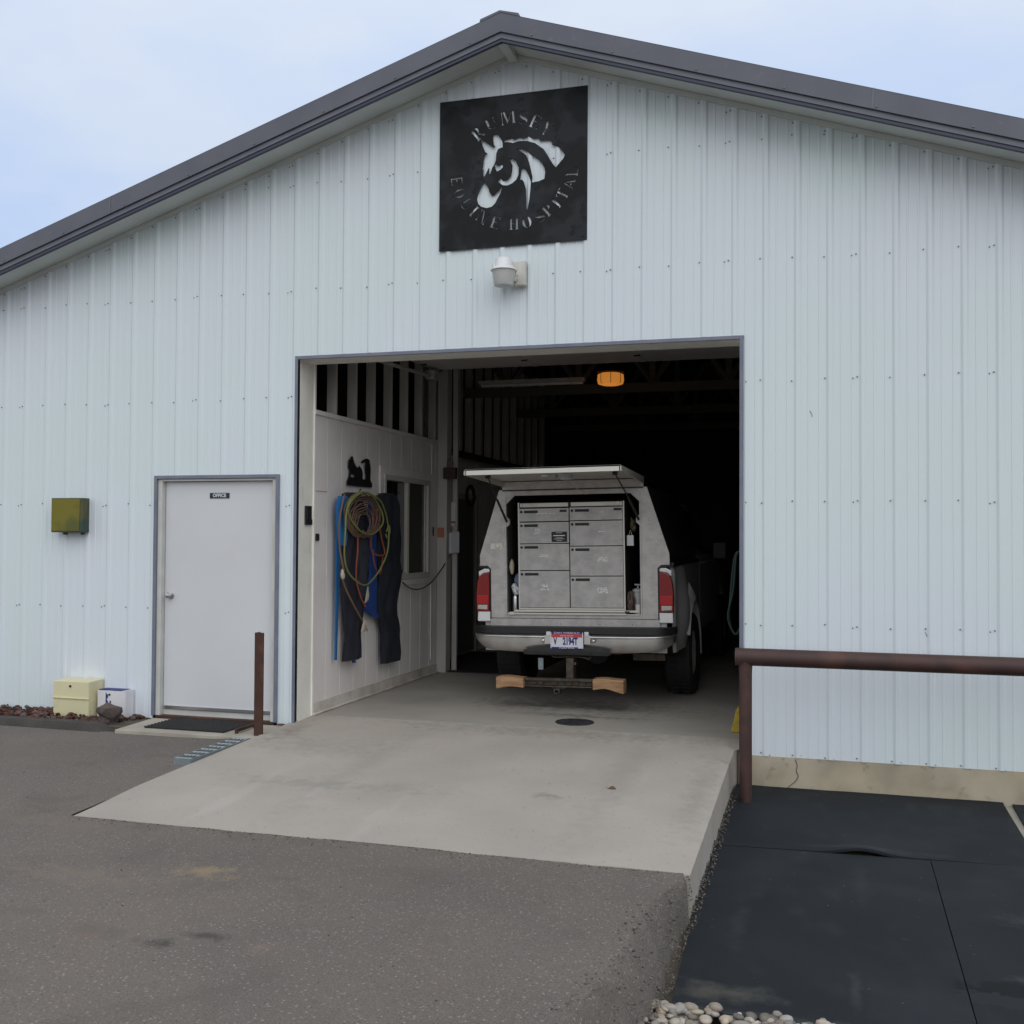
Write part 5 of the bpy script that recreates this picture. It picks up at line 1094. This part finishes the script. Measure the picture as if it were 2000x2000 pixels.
for s_, (xa, xb) in ((-1, (-.665, -.405)), (1, (.235, .515))):
    g = MB()
    def wb_(u, v, w):
        x = xa+(xb-xa)*u; zb = .175+.018*math.sin(3*u)-(.03*smoothstep(.3, .9, u) if s_ > 0 else 0)-(0 if s_ > 0 else .012*(1-u)); zt = .292+.006*math.sin(5*u)
        return (x, -.30+.14*v, zb+.018+(zt-zb-.018)*w)
    P = [wb_(u/7, v, w) for u in range(8) for v in (0, 1) for w in (0, 1)]
    fs = []
    for i in range(7):
        b = i*4; fs += [(b, b+4, b+5, b+1), (b+2, b+3, b+7, b+6), (b, b+2, b+6, b+4), (b+1, b+5, b+7, b+3)]
    fs += [(0, 1, 3, 2), (28, 30, 31, 29)]; g.add(P, fs); tb(g, 'wood_block', 'wood', hi_, bevel=.008)
# wheels
for (wx, wy) in ((-.855, AY), (.855, AY), (-.85, AY+3.5), (.85, AY+3.5)):
    g = MB(); g.lathe((wx, wy, AZ-.002), [(.22, -.11), (.36, -.135), (.395, -.11), (.400, -.03), (.400, .03), (.395, .11), (.36, .135), (.22, .11)], 48, axis='x')
    for k in range(40):
        a = 2*PI*k/40
        for dx in (-.09, .02): g.box(-.035, .035, -.010, .010, .398, .408, 0, Matrix.Translation((wx+dx+.035, wy, AZ-.008)) @ Matrix.Rotation(a, 4, 'X'))
    w = tb(g, 'wheel', 'tyre', smooth=50)
    g = MB(); g.lathe((wx, wy, AZ), [(.0, .07 if wx > 0 else -.07), (.06, .07 if wx > 0 else -.07), (.12, .05 if wx > 0 else -.05), (.20, .085 if wx > 0 else -.085), (.225, .105 if wx > 0 else -.105)], 32, axis='x'); tb(g, 'rim', 'alubright', w)
g = MB(); g.cyl((-.80, AY, AZ), (.80, AY, AZ), .05, 16); g.lathe((0, AY, AZ), [(0, -.14), (.13, -.1), (.15, 0), (.13, .1), (0, .14)], 20, axis='y')
g.box(-.45, -.37, .0, 5.4, .48, .60); g.box(.37, .45, .0, 5.4, .48, .60); g.box(.50, .80, .30, .42, .40, .46, 1); tb(g, 'chassis', ['iron', 'rusty'])
# cab
g = MB()
prof_ = [(2.17, .52), (2.17, 1.30), (2.24, 1.90), (2.36, 1.95), (3.2, 1.96), (3.36, 1.90), (3.85, 1.36), (5.15, 1.20), (5.32, 1.05), (5.34, .55), (4.65+.47, .50), (4.65+.35, .80), (4.65, .92), (4.65-.35, .80), (4.65-.47, .50)]
low = [(2.17, .52), (2.17, 1.29), (3.9, 1.29), (5.15, 1.20), (5.32, 1.05), (5.34, .55), (4.65+.47, .50), (4.65+.35, .80), (4.65, .92), (4.65-.35, .80), (4.65-.47, .50)]
g.prism(low, -.92, .92, 'x')
cs = [(2.17, 1.291, .90), (2.30, 1.88, .70), (2.45, 1.94, .66), (3.15, 1.95, .66), (3.32, 1.90, .68), (3.85, 1.30, .88)]
g.add([(-w, y, z) for y, z, w in cs]+[(w, y, z) for y, z, w in cs], [(i, i+1, i+7, i+6) for i in range(5)]+[tuple(range(6)), tuple(range(11, 5, -1))]); cabo = tb(g, 'cab', 'truckwhite', bevel=.04)
g = MB()
for s_ in (-1, 1): g.add([(s_*.885, 2.33, 1.36), (s_*.715, 2.36, 1.86), (s_*.712, 3.22, 1.86), (s_*.862, 3.66, 1.42), (s_*.885, 3.6, 1.36)], [(0, 1, 2, 3, 4)])
g.add([(-.75, 2.19, 1.42), (.75, 2.19, 1.42), (.62, 2.28, 1.84), (-.62, 2.28, 1.84)], [(0, 1, 2, 3)]); tb(g, 'cab_window', 'glass', cabo)
g = MB()
g.box(.94, 1.12, 3.40, 3.47, 1.28, 1.50); tb(g, 'side_mirror', 'black', cabo, bevel=.02)
g = MB(); g.box(-1.12, -.94, 3.40, 3.47, 1.28, 1.50); tb(g, 'side_mirror', 'black', cabo, bevel=.02)
g = MB(); me = text('4x4', .085, 1.2); T4 = Matrix(((0, 0, 1, .9265), (1, 0, 0, .25), (0, 1, 0, 1.15), (0, 0, 0, 1)))
g.raw(me, T4); tb(g, 'badge', 'black', body)

# things stored inside the shell, resting on its floor (world coordinates from the truck's frame)
TM = Matrix.Translation((2.06, 1.5, 0)) @ Matrix.Rotation(-.018, 4, 'Y')
def inside(g, name, mt, label, cat, base, group=None, **k):
    g.v = [tuple(TM @ Vector(v)) for v in g.v]; return tag(g.build(name, mt, origin=tuple(TM @ Vector(base)), **k), label, cat, group)
g = MB(); g.lathe((-.575, .07, .848), [(0, 0), (.030, 0), (.032, .01), (.032, .14), (.026, .17), (.012, .18), (0, .18)], 24); inside(g, 'metal_flask', 'steel', 'slim steel flask left of the drawers', 'flask', (-.575, .07, .848), smooth=50)
g = MB(); g.blob((-.57, .07, 1.065), (.032, .03, .05), 3, .5, 2.4, seed=3); g.blob((-.585, .07, 1.10), (.025, .03, .03), 3, .5, 2.4, seed=5); inside(g, 'paper_towel', 'paper', 'crumpled white paper towel on top of the steel flask', 'paper towel', (-.57, .07, 1.03), smooth=50)
g = MB(); g.blob((-.555, .12, 1.155), (.045, .04, .065), 3, .4, 2, seed=7); inside(g, 'cleaning_cloth', 'bluecloth', 'blue-grey cloth stuffed beside the drawers', 'cloth', (-.555, .12, 1.1), smooth=60)
g = MB(); g.blob((-.602, .05, 1.285), (.022, .03, .075), 3, .3, 2, seed=8); inside(g, 'work_glove', 'tassel', 'pale glove tucked above the blue-grey cloth', 'glove', (-.6, .05, 1.21), smooth=60)
g = MB(); g.lathe((.585, .12, .848), [(0, 0), (.045, 0), (.047, .015), (.046, .20), (.055, .205), (.055, .22), (.03, .235), (0, .235)], 24, sx=1); g.cyl((.585, .12, 1.08), (.585, .12, 1.115), .009, 8); g.cyl((.555, .12, 1.115), (.615, .12, 1.115), .008, 8); inside(g, 'plastic_jug', 'jug', 'translucent plastic jug right of the drawers', 'jug', (.585, .12, .848), smooth=50)
g = MB(); g.lathe((.60, .03, .848), [(0, 0), (.024, 0), (.024, .075), (.026, .08), (.026, .09), (0, .09)], 20); inside(g, 'plastic_tub', 'paper', 'small white lidded tub in front of the jug', 'tub', (.6, .03, .848), smooth=50)
g = MB(); g.blob((.528, .07, .955), (.036, .05, .105), 3, .5, 2.2, seed=2); inside(g, 'plastic_bag', 'bag', 'crinkled brown plastic bag beside the jug', 'bag', (.528, .07, .85), smooth=25)
g = MB(); g.box(.505, .565, .03, .06, 1.475, 1.57); g.tube([(.52, .045, 1.57), (.535, .045, 1.62), (.55, .045, 1.57)], .003, 5); inside(g, 'hang_tag', 'paper', 'small white box hanging right of the drawers', 'box', (.535, .045, 1.475), bevel=.003)
g = MB(); g.blob((.555, .09, 1.66), (.03, .03, .055), 3, .5, 2.5, seed=12); g.cyl((.545, .08, 1.70), (.54, .07, 1.735), .01, 8); inside(g, 'brass_valve', mat('dull_brass', (.10, .085, .045), .5, .5), 'dull brass valve hanging above the small white box', 'valve', (.555, .09, 1.6), smooth=50)

for o in S.objects:
    if '_o' in o: del o['_o']
